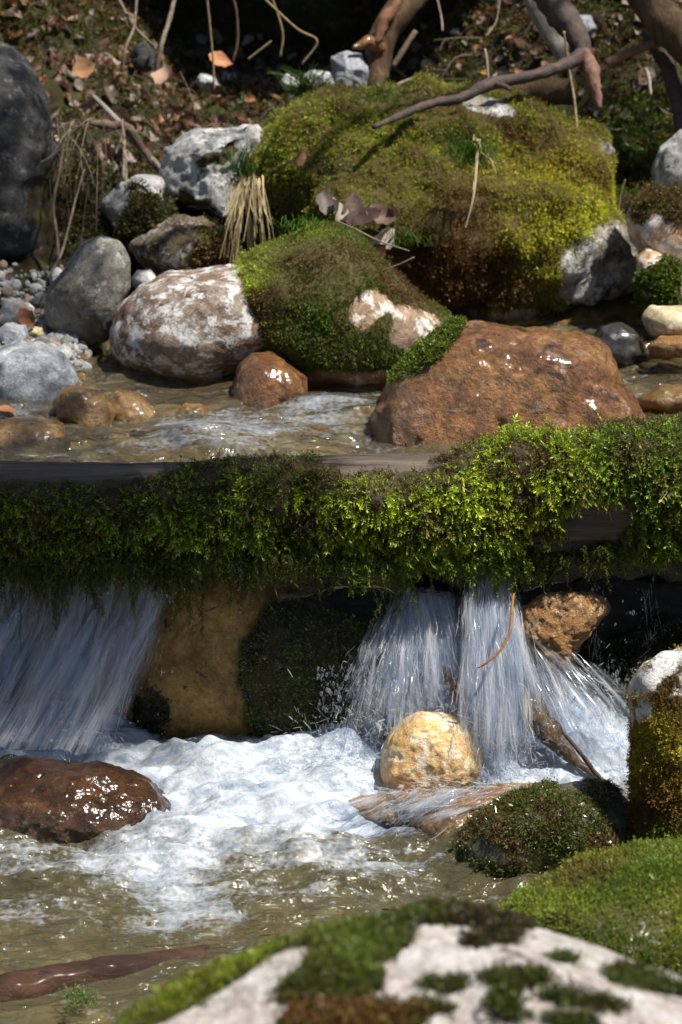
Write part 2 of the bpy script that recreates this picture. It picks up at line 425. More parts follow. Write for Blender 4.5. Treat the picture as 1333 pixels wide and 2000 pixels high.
bed = t.mix(t.rng(t.noise(v, 6, 6, .65, .4), .35, .65), (.15, .085, .022), (.30, .17, .05))
bed = t.mix(t.rng(t.noise(v, 19, 6, .7), .52, .6), bed, (.075, .055, .03))
vr = t.n('TexVoronoi', {'Vector': v, 'Scale': 34}).outputs
bed = t.mix(.30, bed, vr[1], 'SOFT_LIGHT')
bed = t.mix(t.math('MULTIPLY', t.rng(geo[1], 3.88, 3.98), t.rng(geo[1], 4.22, 4.10)), bed, (.014, .011, .007))  # shade under and behind the log, painted into the bed colour as a dark band
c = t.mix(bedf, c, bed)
bb = t.n('Bump', {'Height': t.math('ADD', t.noise(v, 30, 8, .75), t.math('MULTIPLY', vr[0], -.5)), 'Strength': .7, 'Distance': .02}).outputs[0]
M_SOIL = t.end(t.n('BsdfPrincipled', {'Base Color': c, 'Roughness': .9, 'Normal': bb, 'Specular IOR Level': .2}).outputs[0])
xs = np.linspace(-4, 4, 460); ys = np.linspace(-1.5, 11, 620)
gx, gy = np.meshgrid(xs, ys); gx, gy = gx.ravel(), gy.ravel()
def grid_faces(nx, ny):
    i = np.arange(nx - 1)[None] + np.arange(ny - 1)[:, None] * nx
    return np.stack([i, i + 1, i + 1 + nx, i + nx], -1).reshape(-1, 4)
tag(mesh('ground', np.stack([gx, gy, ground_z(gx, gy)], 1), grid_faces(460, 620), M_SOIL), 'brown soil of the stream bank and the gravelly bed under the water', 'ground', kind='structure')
# the soil sheet continues to the horizon around the ravine
bx = [(-60, -1.5, 11), (-4, -1.5, 11), (4, -1.5, 11), (60, -1.5, 11)]
Vb = np.array([(-60, -40, .6), (60, -40, .6), (60, -1.5, .6), (-60, -1.5, .6), (-60, 11, 2.6), (60, 11, 2.6), (60, 60, 9), (-60, 60, 9), (-4, -1.5, .6), (-4, 11, 2.6), (4, -1.5, .6), (4, 11, 2.6)], float)
tag(mesh('hillside', Vb, np.array([[0, 1, 2, 3], [4, 5, 6, 7], [3, 8, 9, 4], [10, 2, 5, 11]]), M_SOIL), 'dark wooded hillside behind the stream bank', 'hillside', kind='structure')
# steep overhanging soil edge above the hollow
nx, ny = 200, 70
u = np.linspace(0, 1, nx); vv = np.linspace(0, 1, ny); U, W = np.meshgrid(u, vv); U, W = U.ravel(), W.ravel()
X = -3.4 + 6.8 * U
ang = W * math.pi * 1.0
lip = 7.55 + .25 * fbm(np.stack([X * 1.3, X * 0, X * 0], 1), 3, 2)
low = 1.36 + .10 * fbm(np.stack([X * 2.3, X * 0 + 4, X * 0], 1), 4, 6) - .25 * sst(-.7, -1.0, X) - .22 * sst(.05, .5, X)
Yy = lip + .45 - .45 * np.sin(ang) + np.where(W < .5, (.5 - W) * 4.0, (W - .5) * 3.5)
Zz = low + .8 - .8 * np.cos(ang)
Vh = np.stack([X, Yy, Zz], 1); Vh += (fbm(Vh * 4, 4, 9) * .09)[:, None] * np.array([[.3, -1, -.6]])
tag(mesh('earth_bank', Vh, grid_faces(nx, ny), M_SOIL), 'dark overhanging earth bank above the hollow at the top of the photo', 'earth bank', kind='structure')

# ------------------------------------------------------------------ the rocks
def mk(*polys, base=0.):      # moss mask from photo-pixel ellipses (cx, cy, rx, ry, angle[, weight]) broken by noise
    def f(px, py, V, N):
        m = np.full(len(px), base)
        px = px + fbm(V * 13, 4, 21) * 34; py = py + fbm(V * 13, 4, 25) * 30
        for e in polys:
            b = blob(px, py, *e[:5]); wgt = e[5] if len(e) > 5 else 1
            m = np.maximum(m, np.clip(b * 2.2 + .35, 0, 1)) if wgt > 0 else np.minimum(m, 1 - np.clip(b * 2.2 + .35, 0, 1))
        return m + fbm(V * 11, 4, 6) * .22 * ((m > .02) & (m < .98))
    return f
def blend(px, py, *terms):    # natural moss colour: weighted patches over a first colour
    c = np.tile(terms[0], (len(px), 1)).astype(float)
    for cc, e in terms[1:]:
        k = np.clip(blob(px, py, *e) * 1.8 + .2, 0, 1)[:, None]; c = c * (1 - k) + np.array(cc) * k
    return c
def mottled(c, V, other, f=14, amt=.9, s=3):
    k = sst(-.05, .35, fbm(V * f, 3, s))[:, None] * amt; return c * (1 - k) + np.array(other) * k

M_PALE = rock_mat('pale_limestone', (.30, .29, .27), (.46, .45, .43), (.62, .61, .60), 8, .9, .85, .50, dark=(.07, .065, .045), dark_at=.56, bd=.03)
M_SPECK = rock_mat('speckled_limestone', (.26, .21, .17), (.17, .10, .06), (.55, .53, .51), 9, .6, .7, .50, dark=(.04, .03, .02), dark_at=.58, stretch=(1, 1, 1.3))
M_GREY = rock_mat('grey_stone', (.22, .21, .185), (.13, .12, .09), (.36, .35, .32), 10, .7, .7, .56, dark=(.05, .05, .03), dark_at=.60, cracks=.2)
M_BLUE = rock_mat('blue_grey_stone', (.24, .25, .27), (.34, .35, .37), (.45, .46, .48), 11, .6, .7, .55, dark=(.10, .09, .07), dark_at=.64)
M_DARKR = rock_mat('dark_weathered_rock', (.05, .052, .055), (.10, .095, .085), (.24, .24, .24), 14, 1.0, .85, .56, dark=(.02, .018, .015), dark_at=.58, bd=.04)
M_BROWNWET = rock_mat('wet_brown_stone', (.15, .058, .014), (.29, .135, .040), (.36, .22, .14), 6, 1.0, .4, .57, fine=.5, coat=.8, dark=(.040, .018, .009), dark_at=.57, cracks=.55, bd=.03)
M_OLIVEWET = rock_mat('wet_ochre_stone', (.15, .085, .025), (.23, .13, .045), (.33, .24, .13), 11, .5, .35, .58, coat=.6, dark=(.04, .025, .012), dark_at=.60)
M_GOLD = rock_mat('golden_limestone', (.78, .54, .26), (.66, .40, .15), (.86, .72, .50), 16, .6, .5, .52, coat=.15, dark=(.30, .16, .05), dark_at=.64, bd=.022)
M_ORANGE = rock_mat('orange_limestone', (.36, .17, .05), (.50, .27, .10), (.60, .42, .22), 13, 1.0, .55, .56, coat=.2, dark=(.07, .03, .01), dark_at=.58, bd=.03)
M_TAN = rock_mat('wet_tan_stone', (.22, .12, .026), (.48, .28, .08), (.46, .32, .15), 9, .7, .5, .6, coat=.2, dark=(.03, .022, .01), dark_at=.60, cracks=.1)
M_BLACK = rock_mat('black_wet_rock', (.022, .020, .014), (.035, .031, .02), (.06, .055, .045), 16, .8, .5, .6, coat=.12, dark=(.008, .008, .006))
M_WHITE = rock_mat('white_limestone', (.62, .59, .55), (.72, .70, .67), (.80, .79, .78), 12, .8, .85, .5, dark=(.10, .075, .04), dark_at=.66, fine=.25)
M_PINK = rock_mat('pinkish_white_limestone', (.52, .45, .40), (.64, .58, .54), (.72, .68, .66), 9, .9, .85, .52, dark=(.05, .038, .025), dark_at=.575, fine=.45, bd=.025)
M_CREAM = rock_mat('cream_stone', (.42, .33, .18), (.55, .46, .28), (.66, .60, .46), 16, .5, .6, .55, dark=(.12, .07, .02), dark_at=.62)
M_RUST = rock_mat('rusty_white_stone', (.60, .55, .50), (.42, .22, .08), (.70, .67, .64), 9, .5, .6, .55, dark=(.12, .06, .02), dark_at=.66)
M_REDWET = rock_mat('wet_red_brown_stone', (.045, .017, .006), (.10, .042, .012), (.20, .15, .07), 12, .9, .30, .60, coat=.9, dark=(.02, .01, .006), dark_at=.57, bd=.03)
M_FLATO = rock_mat('wet_orange_slab', (.28, .14, .05), (.16, .09, .03), (.42, .25, .12), 14, .6, .3, .57, coat=.7, dark=(.05, .03, .015), dark_at=.60)
M_SLATE = rock_mat('grey_green_stone', (.085, .085, .065), (.055, .06, .035), (.17, .16, .13), 10, .5, .6, .58, coat=.15, dark=(.03, .035, .015), dark_at=.56)
M_GREENB = rock_mat('boulder_stone', (.34, .32, .28), (.20, .17, .13), (.52, .51, .50), 6, .8, .8, .5, dark=(.05, .045, .03), dark_at=.54, under=(.06, .04, .012), bd=.04)
M_PINKB = rock_mat('pink_brown_stone', (.36, .24, .17), (.24, .16, .09), (.58, .53, .48), 7, .5, .7, .52, dark=(.05, .04, .02), dark_at=.62)

R_A = rock('mossy_boulder', 'biggest boulder, covered in yellow-green and brown moss, behind the wet brown boulder', [(470,290),(500,240),(545,205),(620,190),(700,185),(760,170),(830,165),(900,175),(960,178),(1030,200),(1100,240),(1160,265),(1195,300),(1205,350),(1200,400),(1225,440),(1245,500),(1240,545),(1200,590),(1130,620),(1050,638),(960,640),(890,620),(850,600),(780,590),(700,590),(600,560),(500,460),(470,370)],
    6.15, .52, M_GREENB, det=6, lean=.55, amp=.15, fac=.22, ridge=.05, seed=3, box=2.3,
    moss=lambda px, py, V, N: np.clip(1.2 - 3.4 * np.clip(blob(px, py, 1190, 520, 105, 80, -35) + .25, 0, 1) - 2 * np.clip(blob(px, py, 1190, 290, 40, 16, 30) + .1, 0, 1) - 2.4 * np.clip(blob(px, py, 950, 205, 70, 22, 15) + .1, 0, 1) - 1.6 * sst(585, 625, py) * sst(800, 900, px) + fbm(V * 9, 4, 6) * .45, 0, 1))
def colA(px, py, V):
    c = blend(px, py, (.16, .165, .018), ((.10, .045, .012), (930, 470, 190, 160)), ((.075, .03, .01), (860, 560, 220, 90)), ((.36, .36, .025), (1090, 420, 130, 160, 20)), ((.30, .26, .022), (1050, 320, 180, 75)), ((.22, .25, .022), (660, 300, 200, 110)), ((.06, .13, .015), (920, 300, 60, 30)), ((.05, .09, .01), (760, 190, 120, 30)), ((.16, .16, .02), (800, 400, 60, 90)))
    c = mottled(c, V, (.09, .05, .012), 10, .55, 3); c = mottled(c, V, (.25, .26, .03), 17, .4, 8)
    ppx = px + fbm(V * 6, 3, 41) * 90; ppy = py + fbm(V * 6, 3, 43) * 90
    for e in ((880, 520, 190, 110), (900, 400, 70, 50), (540, 420, 50, 70), (1000, 245, 100, 24)):
        k = np.clip(blob(ppx, ppy, *e) * 2.5, 0, 1)[:, None] * .85; c = c * (1 - k) + np.array((.085, .038, .010)) * k
    return c
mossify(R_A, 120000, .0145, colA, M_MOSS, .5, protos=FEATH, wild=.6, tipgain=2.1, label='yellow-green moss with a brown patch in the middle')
R_B1 = rock('speckled_boulder', 'low pale boulder with rusty-brown speckles, right of the round grey stone', [(210,650),(225,600),(260,560),(330,530),(420,520),(480,515),(560,540),(620,640),(600,700),(470,735),(400,750),(330,742),(240,718),(212,690)],
    5.3, .28, M_SPECK, det=6, lean=.4, amp=.05, fac=.10, seed=4)
R_B2 = rock('mossy_boulder', 'dark green mossy boulder with a bare pinkish-white patch, in front of the biggest mossy boulder', [(415,570),(440,530),(500,490),(560,460),(620,440),(690,450),(740,500),(800,560),(850,590),(890,630),(880,690),(840,730),(790,760),(700,770),(600,760),(520,735),(470,710),(440,640)],
    5.32, .34, M_PINKB, det=6, lean=.5, amp=.07, fac=.10, seed=6,
    moss=lambda px, py, V, N: np.clip(1.15 - 3.2 * np.clip(blob(px, py, 800, 640, 80, 45, 15) + .15, 0, 1) - 3.2 * np.clip(blob(px, py, 722, 605, 48, 40, -40) + .1, 0, 1) + 3. * np.clip(blob(px, py, 750, 628, 34, 30, -35) + .1, 0, 1) - 1.5 * sst(700, 750, py) + fbm(V * 10, 4, 3) * .3, 0, 1))
def colB(px, py, V):
    c = blend(px, py, (.075, .105, .010), ((.11, .06, .014), (520, 600, 120, 60)), ((.27, .32, .03), (480, 540, 110, 45, -30)), ((.10, .06, .015), (640, 510, 110, 40)), ((.07, .12, .010), (600, 620, 90, 50)), ((.09, .05, .013), (790, 560, 80, 40, 30)), ((.16, .20, .02), (580, 460, 90, 30)))
    return mottled(c, V, (.10, .065, .015), 12, .5, 5)
mossify(R_B2, 56000, .0115, colB, M_MOSS, .45, protos=FEATH, wild=.6, tipgain=1.9, label='dark green and brown moss')
R_C = rock('wet_boulder', 'large wet rusty-brown boulder sticking up behind the mossy log', [(736,800),(752,748),(790,708),(845,665),(890,638),(930,632),(1000,640),(1060,637),(1120,640),(1180,665),(1200,690),(1215,740),(1245,790),(1258,830),(1250,930),(1100,960),(900,960),(760,940),(738,860)],
    4.72, .24, M_BROWNWET, det=6, lean=.35, amp=.07, fac=.07, seed=12, box=3.1, ridge=.03,
    moss=lambda px, py, V, N: np.clip(blob(px, py, 838, 684, 92, 24, -40) * 3 + .35 + fbm(V * 20, 3, 3) * .12, 0, 1))
mossify(R_C, 5500, .013, lambda px, py, V: np.tile((.085, .12, .010), (len(px), 1)), M_MOSS, .3, label='green moss along the upper left edge')
R_D = rock('wet_stone', 'small wet reddish-brown stone standing in the fast water left of the large wet boulder', [(455,760),(465,710),(490,682),(530,685),(565,710),(600,735),(602,765),(570,800),(540,845),(480,850),(455,800)], 4.95, .11, M_BROWNWET, det=5, amp=.06, fac=.15, seed=21)
R_E = rock('round_stone', 'round grey egg-shaped stone leaning beside the gravel on the left bank', [(85,600),(95,560),(130,520),(160,475),(195,458),(235,468),(255,505),(255,560),(235,620),(210,665),(170,682),(120,672),(88,640)], 5.45, .15, M_GREY, det=6, amp=.03, fac=.03, seed=5, lean=.1, box=2.1)
R_F1 = rock('limestone_block', 'big pale cracked limestone block left of the biggest mossy boulder', [(305,360),(325,290),(370,258),(440,255),(500,245),(520,270),(490,330),(480,400),(445,425),(360,415),(315,395)], 6.2, .22, M_PALE, det=6, amp=.09, fac=.28, seed=8, box=3, ridge=.04, moss=mk((430, 300, 25, 25, 0), (360, 400, 60, 20, 0)))
R_F2 = rock('limestone_block', 'low white-topped limestone lump with dark moss below, leaning on the big pale block', [(195,405),(225,365),(270,340),(315,345),(350,400),(335,450),(270,475),(215,460)], 6.05, .18, M_PALE, det=5, amp=.09, fac=.25, seed=9, lean=.6, ridge=.03, moss=mk((290, 430, 70, 55, -20)))
mossify(R_F2, 2500, .018, lambda px, py, V: np.tile((.05, .05, .01), (len(px), 1)), M_MOSS, .4)
R_G = rock('mottled_stone', 'mottled stone with white lichen on top and brown moss below, above the speckled boulder', [(250,480),(290,445),(340,420),(400,425),(440,450),(458,490),(450,530),(380,540),(300,540),(262,515)], 5.75, .18, rock_mat('mottled_rock', (.14, .10, .06), (.09, .06, .03), (.48, .46, .44), 9, .9, .8, .52, dark=(.03, .025, .012), dark_at=.52), det=5, amp=.09, fac=.2, seed=10, ridge=.03, moss=mk((420, 490, 60, 40, 30)))
mossify(R_G, 2500, .018, lambda px, py, V: mottled(np.tile((.09, .055, .014), (len(px), 1)), V, (.12, .14, .015), 14), M_MOSS, .4)
rock('dark_rock', 'tall dark weathered rock at the left edge, behind the gravel', [(-160,80),(-40,70),(20,85),(60,130),(90,200),(105,280),(100,400),(112,480),(95,530),(0,545),(-160,545)], 6.1, .3, M_DARKR, det=6, amp=.09, fac=.2, seed=14, box=2.8, ridge=.03, moss=mk((100, 400, 40, 90, 0)))
rock('grey_stone', 'blue-grey angular stone at the left edge, above the wet ochre stone', [(-40,760),(-20,690),(20,675),(75,662),(125,690),(145,720),(158,750),(130,785),(100,815),(40,830),(-20,815)], 5.0, .15, M_BLUE, det=5, amp=.06, fac=.22, seed=15, lean=.5)
rock('ochre_stone', 'small wet ochre stone propped right of the blue-grey stone', [(100,780),(115,755),(160,750),(205,770),(222,800),(218,850),(195,875),(150,860),(110,815)], 4.75, .08, M_OLIVEWET, det=5, amp=.08, fac=.22, seed=16)
rock('ochre_stone', 'rounded wet ochre stone at the left edge, just above the log', [(-70,870),(-10,822),(60,812),(125,825),(145,865),(135,930),(0,950),(-70,930)], 4.62, .14, M_OLIVEWET, det=5, amp=.05, fac=.08, seed=17)
rock('ochre_stone', 'pale ochre stone half under the water right of the small ochre stone', [(190,800),(225,758),(275,768),(315,810),(300,855),(220,860)], 4.85, .09, M_OLIVEWET, det=5, amp=.07, fac=.1, seed=18)
rock('ochre_stone', 'small knobbly ochre stone in the water below the speckled boulder', [(340,808),(362,786),(395,788),(412,812),(395,840),(350,838)], 4.8, .05, M_OLIVEWET, det=4, amp=.1, fac=.2, seed=19)
rock('white_pebble', 'smooth white pebble between the round grey stone and the mottled stone', [(255,545),(268,527),(295,525),(310,545),(300,565),(262,562)], 5.6, .05, M_WHITE, det=4, amp=.03, fac=.05, seed=20)
K = [([(0,610),(8,585),(45,582),(70,600),(60,635),(20,645),(-20,630)], 5.45, M_RUST, 'tan stone with a dark mark on the gravel at the left edge'),
     ([(-20,660),(10,628),(50,632),(62,660),(50,692),(0,695)], 5.3, M_BLUE, 'pale grey stone on the gravel below the tan stone at the left edge'),
     ([(62,670),(78,652),(110,655),(122,675),(112,700),(75,698)], 5.25, M_GREY, 'small grey-green stone touching the foot of the round grey stone'),
     ([(45,650),(58,636),(82,640),(88,658),(70,668),(50,664)], 5.35, M_CREAM, 'small tan pebble on the gravel near the rust-coloured leaf'),
     ([(-30,720),(-10,690),(15,690),(22,712),(5,735),(-25,735)], 5.15, M_BLUE, 'pale stone at the left edge behind the blue-grey stone')]
for i, (pl, Y, m, lb) in enumerate(K):
    rock('bank_stone', lb, pl, Y, .06, m, cat='stone', det=4, amp=.08, fac=.18, seed=30 + i, group='stones on the gravel bar')
R_M1 = rock('rounded_stone', 'rounded white stone with a brown moss cap at the right edge', [(1220,420),(1235,385),(1280,370),(1340,368),(1420,380),(1440,500),(1340,540),(1280,525),(1230,470)], 5.75, .18, M_RUST, det=5, amp=.04, fac=.08, seed=40, moss=mk((1300, 400, 75, 32, 5)))
mossify(R_M1, 2500, .014, lambda px, py, V: np.tile((.085, .06, .014), (len(px), 1)), M_MOSS, .3)
rock('limestone_block', 'pale limestone block at the right edge, above the white stone with the moss cap', [(1275,330),(1290,285),(1330,255),(1400,250),(1430,370),(1340,385),(1278,376)], 6.1, .18, M_PALE, det=5, amp=.07, fac=.15, seed=41)
R_M3 = rock('rusty_stone', 'white stone with rusty stains and a strip of green moss, under the moss-capped stone', [(1238,500),(1262,478),(1310,495),(1350,530),(1380,600),(1330,625),(1270,605),(1250,560)], 5.6, .14, M_RUST, det=5, amp=.05, fac=.12, seed=42, moss=mk((1285, 560, 32, 45, 20)))
mossify(R_M3, 1800, .018, lambda px, py, V: np.tile((.07, .10, .010), (len(px), 1)), M_MOSS, .5)
rock('cream_stone', 'cream-coloured oblong stone at the right edge just above the water', [(1250,620),(1268,595),(1330,598),(1390,610),(1400,665),(1330,672),(1270,658)], 5.3, .10, M_CREAM, det=5, amp=.06, fac=.12, seed=43)
rock('ochre_stone', 'small orange stone in the water under the cream stone', [(1262,678),(1290,655),(1360,655),(1380,690),(1330,700),(1275,698)], 5.2, .07, M_ORANGE, det=4, amp=.06, fac=.1, seed=44)
rock('wet_stone', 'dark wet stone with a white glint in the water right of the large wet boulder', [(1150,665),(1172,638),(1215,628),(1255,650),(1272,695),(1230,725),(1170,722)], 5.3, .1, rock_mat('dark_wet_stone', (.03, .028, .025), (.07, .065, .06), (.45, .44, .42), 7, .4, .25, .60, coat=.8), det=5, amp=.05, fac=.1, seed=45)
rock('flat_stone', 'flat brown stone awash at the right edge, behind the log', [(1240,780),(1285,750),(1360,750),(1390,800),(1300,820),(1250,805)], 4.85, .12, M_OLIVEWET, det=5, amp=.05, fac=.1, seed=46)
rock('grey_stone', 'grey block at the foot of the crooked tree trunk', [(645,112),(680,96),(712,100),(722,140),(715,178),(670,182),(650,165)], 6.75, .10, M_BLUE, det=5, amp=.06, fac=.25, seed=47, box=3)
for i, (pl, Y, m, lb) in enumerate([
    ([(590,150),(610,135),(645,140),(655,165),(630,180),(595,175)], 6.6, M_PALE, 'small pale stone left of the grey block by the trunk'),
    ([(545,160),(560,142),(585,150),(590,172),(560,180)], 6.5, M_PALE, 'smallest of the pale stones left of the grey block, furthest from the trunk'),
    ([(1110,50),(1125,28),(1155,28),(1168,55),(1150,80),(1120,78)], 6.9, M_BLUE, 'pale stone lodged high on the right bank behind the forked branch'),
    ([(1138,250),(1142,236),(1155,235),(1162,246),(1152,256),(1142,257)], 6.2, M_WHITE, 'tiny white pebble beside the upper right edge of the biggest mossy boulder'),
    ([(380,160),(392,142),(425,148),(432,168),(400,178)], 6.9, M_PALE, 'pale pebble lying in the leaves in front of the dark hollow'),
    ([(255,120),(265,85),(285,80),(305,105),(300,140),(268,140)], 6.9, M_DARKR, 'brown mossy stone at the left side of the dark hollow')]):
    rock('bank_stone', lb, pl, Y, .06, m, cat='stone', det=4, amp=.08, fac=.22, seed=50 + i, group='stones on the upper bank')

# stones under and in front of the log
R_O1 = rock('tan_stone', 'smooth wet tan stone under the log, right of the left waterfall', [(250,1320),(290,1200),(340,1120),(430,1090),(530,1110),(570,1250),(560,1400),(520,1480),(400,1500),(300,1490),(250,1420)], 4.0, .14, M_TAN, det=5, amp=.04, fac=.08, seed=60, lean=.1, moss=mk((290, 1400, 45, 60, 0)))
R_O2 = rock('black_mossy_stone', 'black wet stone with dark glistening moss under the middle of the log', [(440,1330),(470,1250),(510,1195),(580,1180),(650,1195),(710,1240),(742,1310),(745,1400),(700,1450),(620,1500),(530,1500),(490,1430),(460,1370)], 3.94, .13, M_BLACK, det=6, amp=.07, fac=.06, seed=61, lean=.1, moss=lambda px, py, V, N: np.clip(.85 + fbm(V * 14, 3, 3) * .5, 0, 1))
mossify(R_O2, 20000, .009, lambda px, py, V: mottled(np.tile((.11, .105, .045), (len(px), 1)), V, (.15, .19, .04), 18), M_MOSSWET, .3, protos=STAR, wild=.8)
mossify(R_O1, 1200, .010, lambda px, py, V: np.tile((.02, .022, .008), (len(px), 1)), M_MOSSWET, .3, protos=STAR)
rock('orange_rock', 'sunlit orange rock wedged under the log above the falling water', [(1005,1235),(1015,1185),(1060,1160),(1120,1155),(1175,1165),(1195,1185),(1150,1235),(1125,1285),(1097,1312),(1060,1292),(1020,1268)], 3.755, .055, M_ORANGE, det=6, amp=.10, fac=.25, seed=62, ridge=.05)
R_O4 = rock('wet_rock', 'dark brown rock running with water behind the middle waterfall', [(730,1260),(790,1160),(880,1150),(940,1200),(985,1330),(960,1440),(800,1470),(730,1420)], 4.0, .13, rock_mat('dark_brown_wet_rock', (.07, .045, .02), (.12, .085, .04), (.2, .17, .12), 12, .8, .3, .58, coat=.6), det=5, amp=.08, fac=.15, seed=63, moss=mk((860, 1200, 40, 50, 0)))
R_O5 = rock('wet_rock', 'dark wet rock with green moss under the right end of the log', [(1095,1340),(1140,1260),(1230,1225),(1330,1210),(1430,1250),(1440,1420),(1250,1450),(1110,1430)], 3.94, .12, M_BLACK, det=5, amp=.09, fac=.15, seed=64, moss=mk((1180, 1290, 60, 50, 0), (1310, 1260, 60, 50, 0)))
mossify(R_O5, 4500, .012, lambda px, py, V: np.tile((.035, .045, .008), (len(px), 1)), M_MOSSWET, .4, protos=STAR)
rock('wet_rock', 'added black rock standing in for deep shade between the dark mossy stone and the middle waterfall', [(560,1180),(640,1150),(760,1140),(800,1170),(790,1260),(740,1330),(640,1300),(580,1230)], 4.0, .08, M_BLACK, det=5, amp=.09, fac=.2, seed=75)  # added to cover the lit soil step; its black makes the gap look shaded
rock('wet_rock', 'added black rock standing in for deep shade right of the orange rock under the log', [(960,1180),(1040,1140),(1200,1130),(1400,1140),(1480,1190),(1420,1260),(1240,1290),(1060,1280),(980,1210)], 4.02, .09, M_BLACK, det=5, amp=.09, fac=.2, seed=76)  # also added: black filler that keeps the recess under the log dark
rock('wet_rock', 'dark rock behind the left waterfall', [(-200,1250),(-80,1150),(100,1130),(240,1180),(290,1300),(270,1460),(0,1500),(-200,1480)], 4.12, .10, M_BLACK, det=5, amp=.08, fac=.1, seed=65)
rock('golden_rock', 'golden yellow rock in the white water below the middle waterfall', [(742,1490),(752,1440),(785,1405),(825,1387),(880,1393),(920,1420),(948,1465),(945,1515),(905,1550),(830,1575),(770,1565),(745,1530)], 3.66, .10, M_GOLD, det=6, amp=.06, fac=.14, seed=66, lean=.2, ridge=.02)
rock('golden_stone', 'small golden stone poking out of the foam right of the golden rock', [(975,1535),(990,1518),(1020,1515),(1035,1535),(1020,1552),(985,1552)], 3.66, .03, M_GOLD, det=4, amp=.05, fac=.1, seed=67)
rock('flat_rock', 'flat wet orange-brown slab at the foot of the golden rock', [(628,1583),(680,1558),(780,1540),(890,1545),(930,1580),(880,1615),(760,1622),(670,1612)], 3.62, .16, M_FLATO, det=6, amp=.10, fac=.2, seed=68, lean=1.2)
rock('flat_rock', 'low wet orange ridge under running water left of the dark mossy rock', [(800,1610),(860,1560),(960,1535),(1040,1530),(1060,1580),(960,1640),(840,1650)], 3.52, .10, M_FLATO, det=6, amp=.10, fac=.2, seed=69, lean=1.2)
R_R = rock('mossy_rock', 'dark grey-green rock with short moss, standing in the pool at the right', [(880,1660),(920,1595),(1000,1552),(1070,1530),(1140,1524),(1200,1540),(1250,1580),(1290,1640),(1280,1720),(1150,1760),(1000,1750),(900,1720)], 3.40, .15, M_SLATE, det=6, amp=.06, fac=.08, seed=70, lean=.5,
    moss=lambda px, py, V, N: np.clip(1. - 1.8 * np.clip(blob(px, py, 1215, 1580, 50, 50, 20) + .1, 0, 1) - .9 * np.clip(blob(px, py, 930, 1660, 70, 50) + .1, 0, 1) - 1.2 * np.clip(blob(px, py, 1110, 1535, 60, 20) + .1, 0, 1) + fbm(V * 17, 4, 6) * .55, 0, 1))
mossify(R_R, 26000, .008, lambda px, py, V: mottled(np.tile((.062, .078, .012), (len(px), 1)), V, (.10, .065, .02), 20), M_MOSSWET, .35, protos=STAR, wild=.6)
R_S = rock('wet_rock', 'wet dark red-brown rock at the left edge with water sliding over it', [(-120,1560),(-20,1500),(60,1480),(150,1480),(230,1500),(300,1530),(352,1570),(345,1610),(260,1640),(150,1680),(0,1690),(-120,1670)], 3.57, .13, M_REDWET, det=6, amp=.09, fac=.2, seed=71, lean=.6, ridge=.03)
R_T = rock('mossy_block', 'tall block with a bare white top and thick golden moss at the right edge', [(1228,1345),(1250,1295),(1300,1272),(1360,1262),(1470,1280),(1490,1500),(1480,1740),(1300,1760),(1245,1680),(1236,1550),(1240,1440)], 3.38, .13, M_WHITE, det=6, amp=.07, fac=.10, seed=72, lean=.15, box=2.6,
    moss=lambda px, py, V, N: np.clip(.15 + sst(1370, 1440, py + (px - 1280) * .6) * 1.1 + 1.2 * np.clip(blob(px, py, 1310, 1345, 60, 34, -50), 0, 1) * (fbm(V * 40, 3, 8) > -.1) + fbm(V * 26, 5, 6) * .55, 0, 1))
def colT(px, py, V):
    c = blend(px, py, (.30, .22, .022), ((.14, .08, .018), (1300, 1330, 60, 60)), ((.11, .07, .014), (1270, 1600, 60, 70)), ((.36, .31, .03), (1320, 1440, 70, 60)), ((.14, .17, .015), (1320, 1640, 80, 50)))
    return mottled(c, V, (.12, .065, .015), 16, .6, 5)
mossify(R_T, 52000, .0105, colT, M_MOSS, .5, protos=FEATH, wild=.6, label='thick golden moss')
R_U = rock('moss_mound', 'bright green moss mound between the tall mossy block and the foreground rock', [(985,1775),(1060,1725),(1130,1688),(1240,1655),(1340,1640),(1450,1640),(1500,1800),(1440,1950),(1200,1980),(1050,1920)], 2.72, .26, M_SLATE, det=6, amp=.05, fac=.05, seed=73, lean=1.0, moss=lambda px, py, V, N: np.ones(len(px)))
def colU(px, py, V):
    c = blend(px, py, (.085, .125, .012), ((.10, .085, .014), (1150, 1710, 120, 30, -20)), ((.17, .215, .025), (1100, 1780, 110, 40)), ((.20, .22, .03), (1310, 1790, 60, 60)))
    return mottled(c, V, (.17, .19, .03), 22, .5, 5)
mossify(R_U, 70000, .0095, colU, M_MOSS, .1, label='bright green moss', protos=FEATH, wild=.45, tipgain=2.1)
VP = [(60,2150),(180,2040),(260,1985),(400,1895),(520,1835),(620,1805),(750,1780),(850,1762),(960,1772),(1080,1805),(1200,1840),(1333,1885),(1480,1950),(1540,2250),(900,2450),(300,2400),(80,2300)]
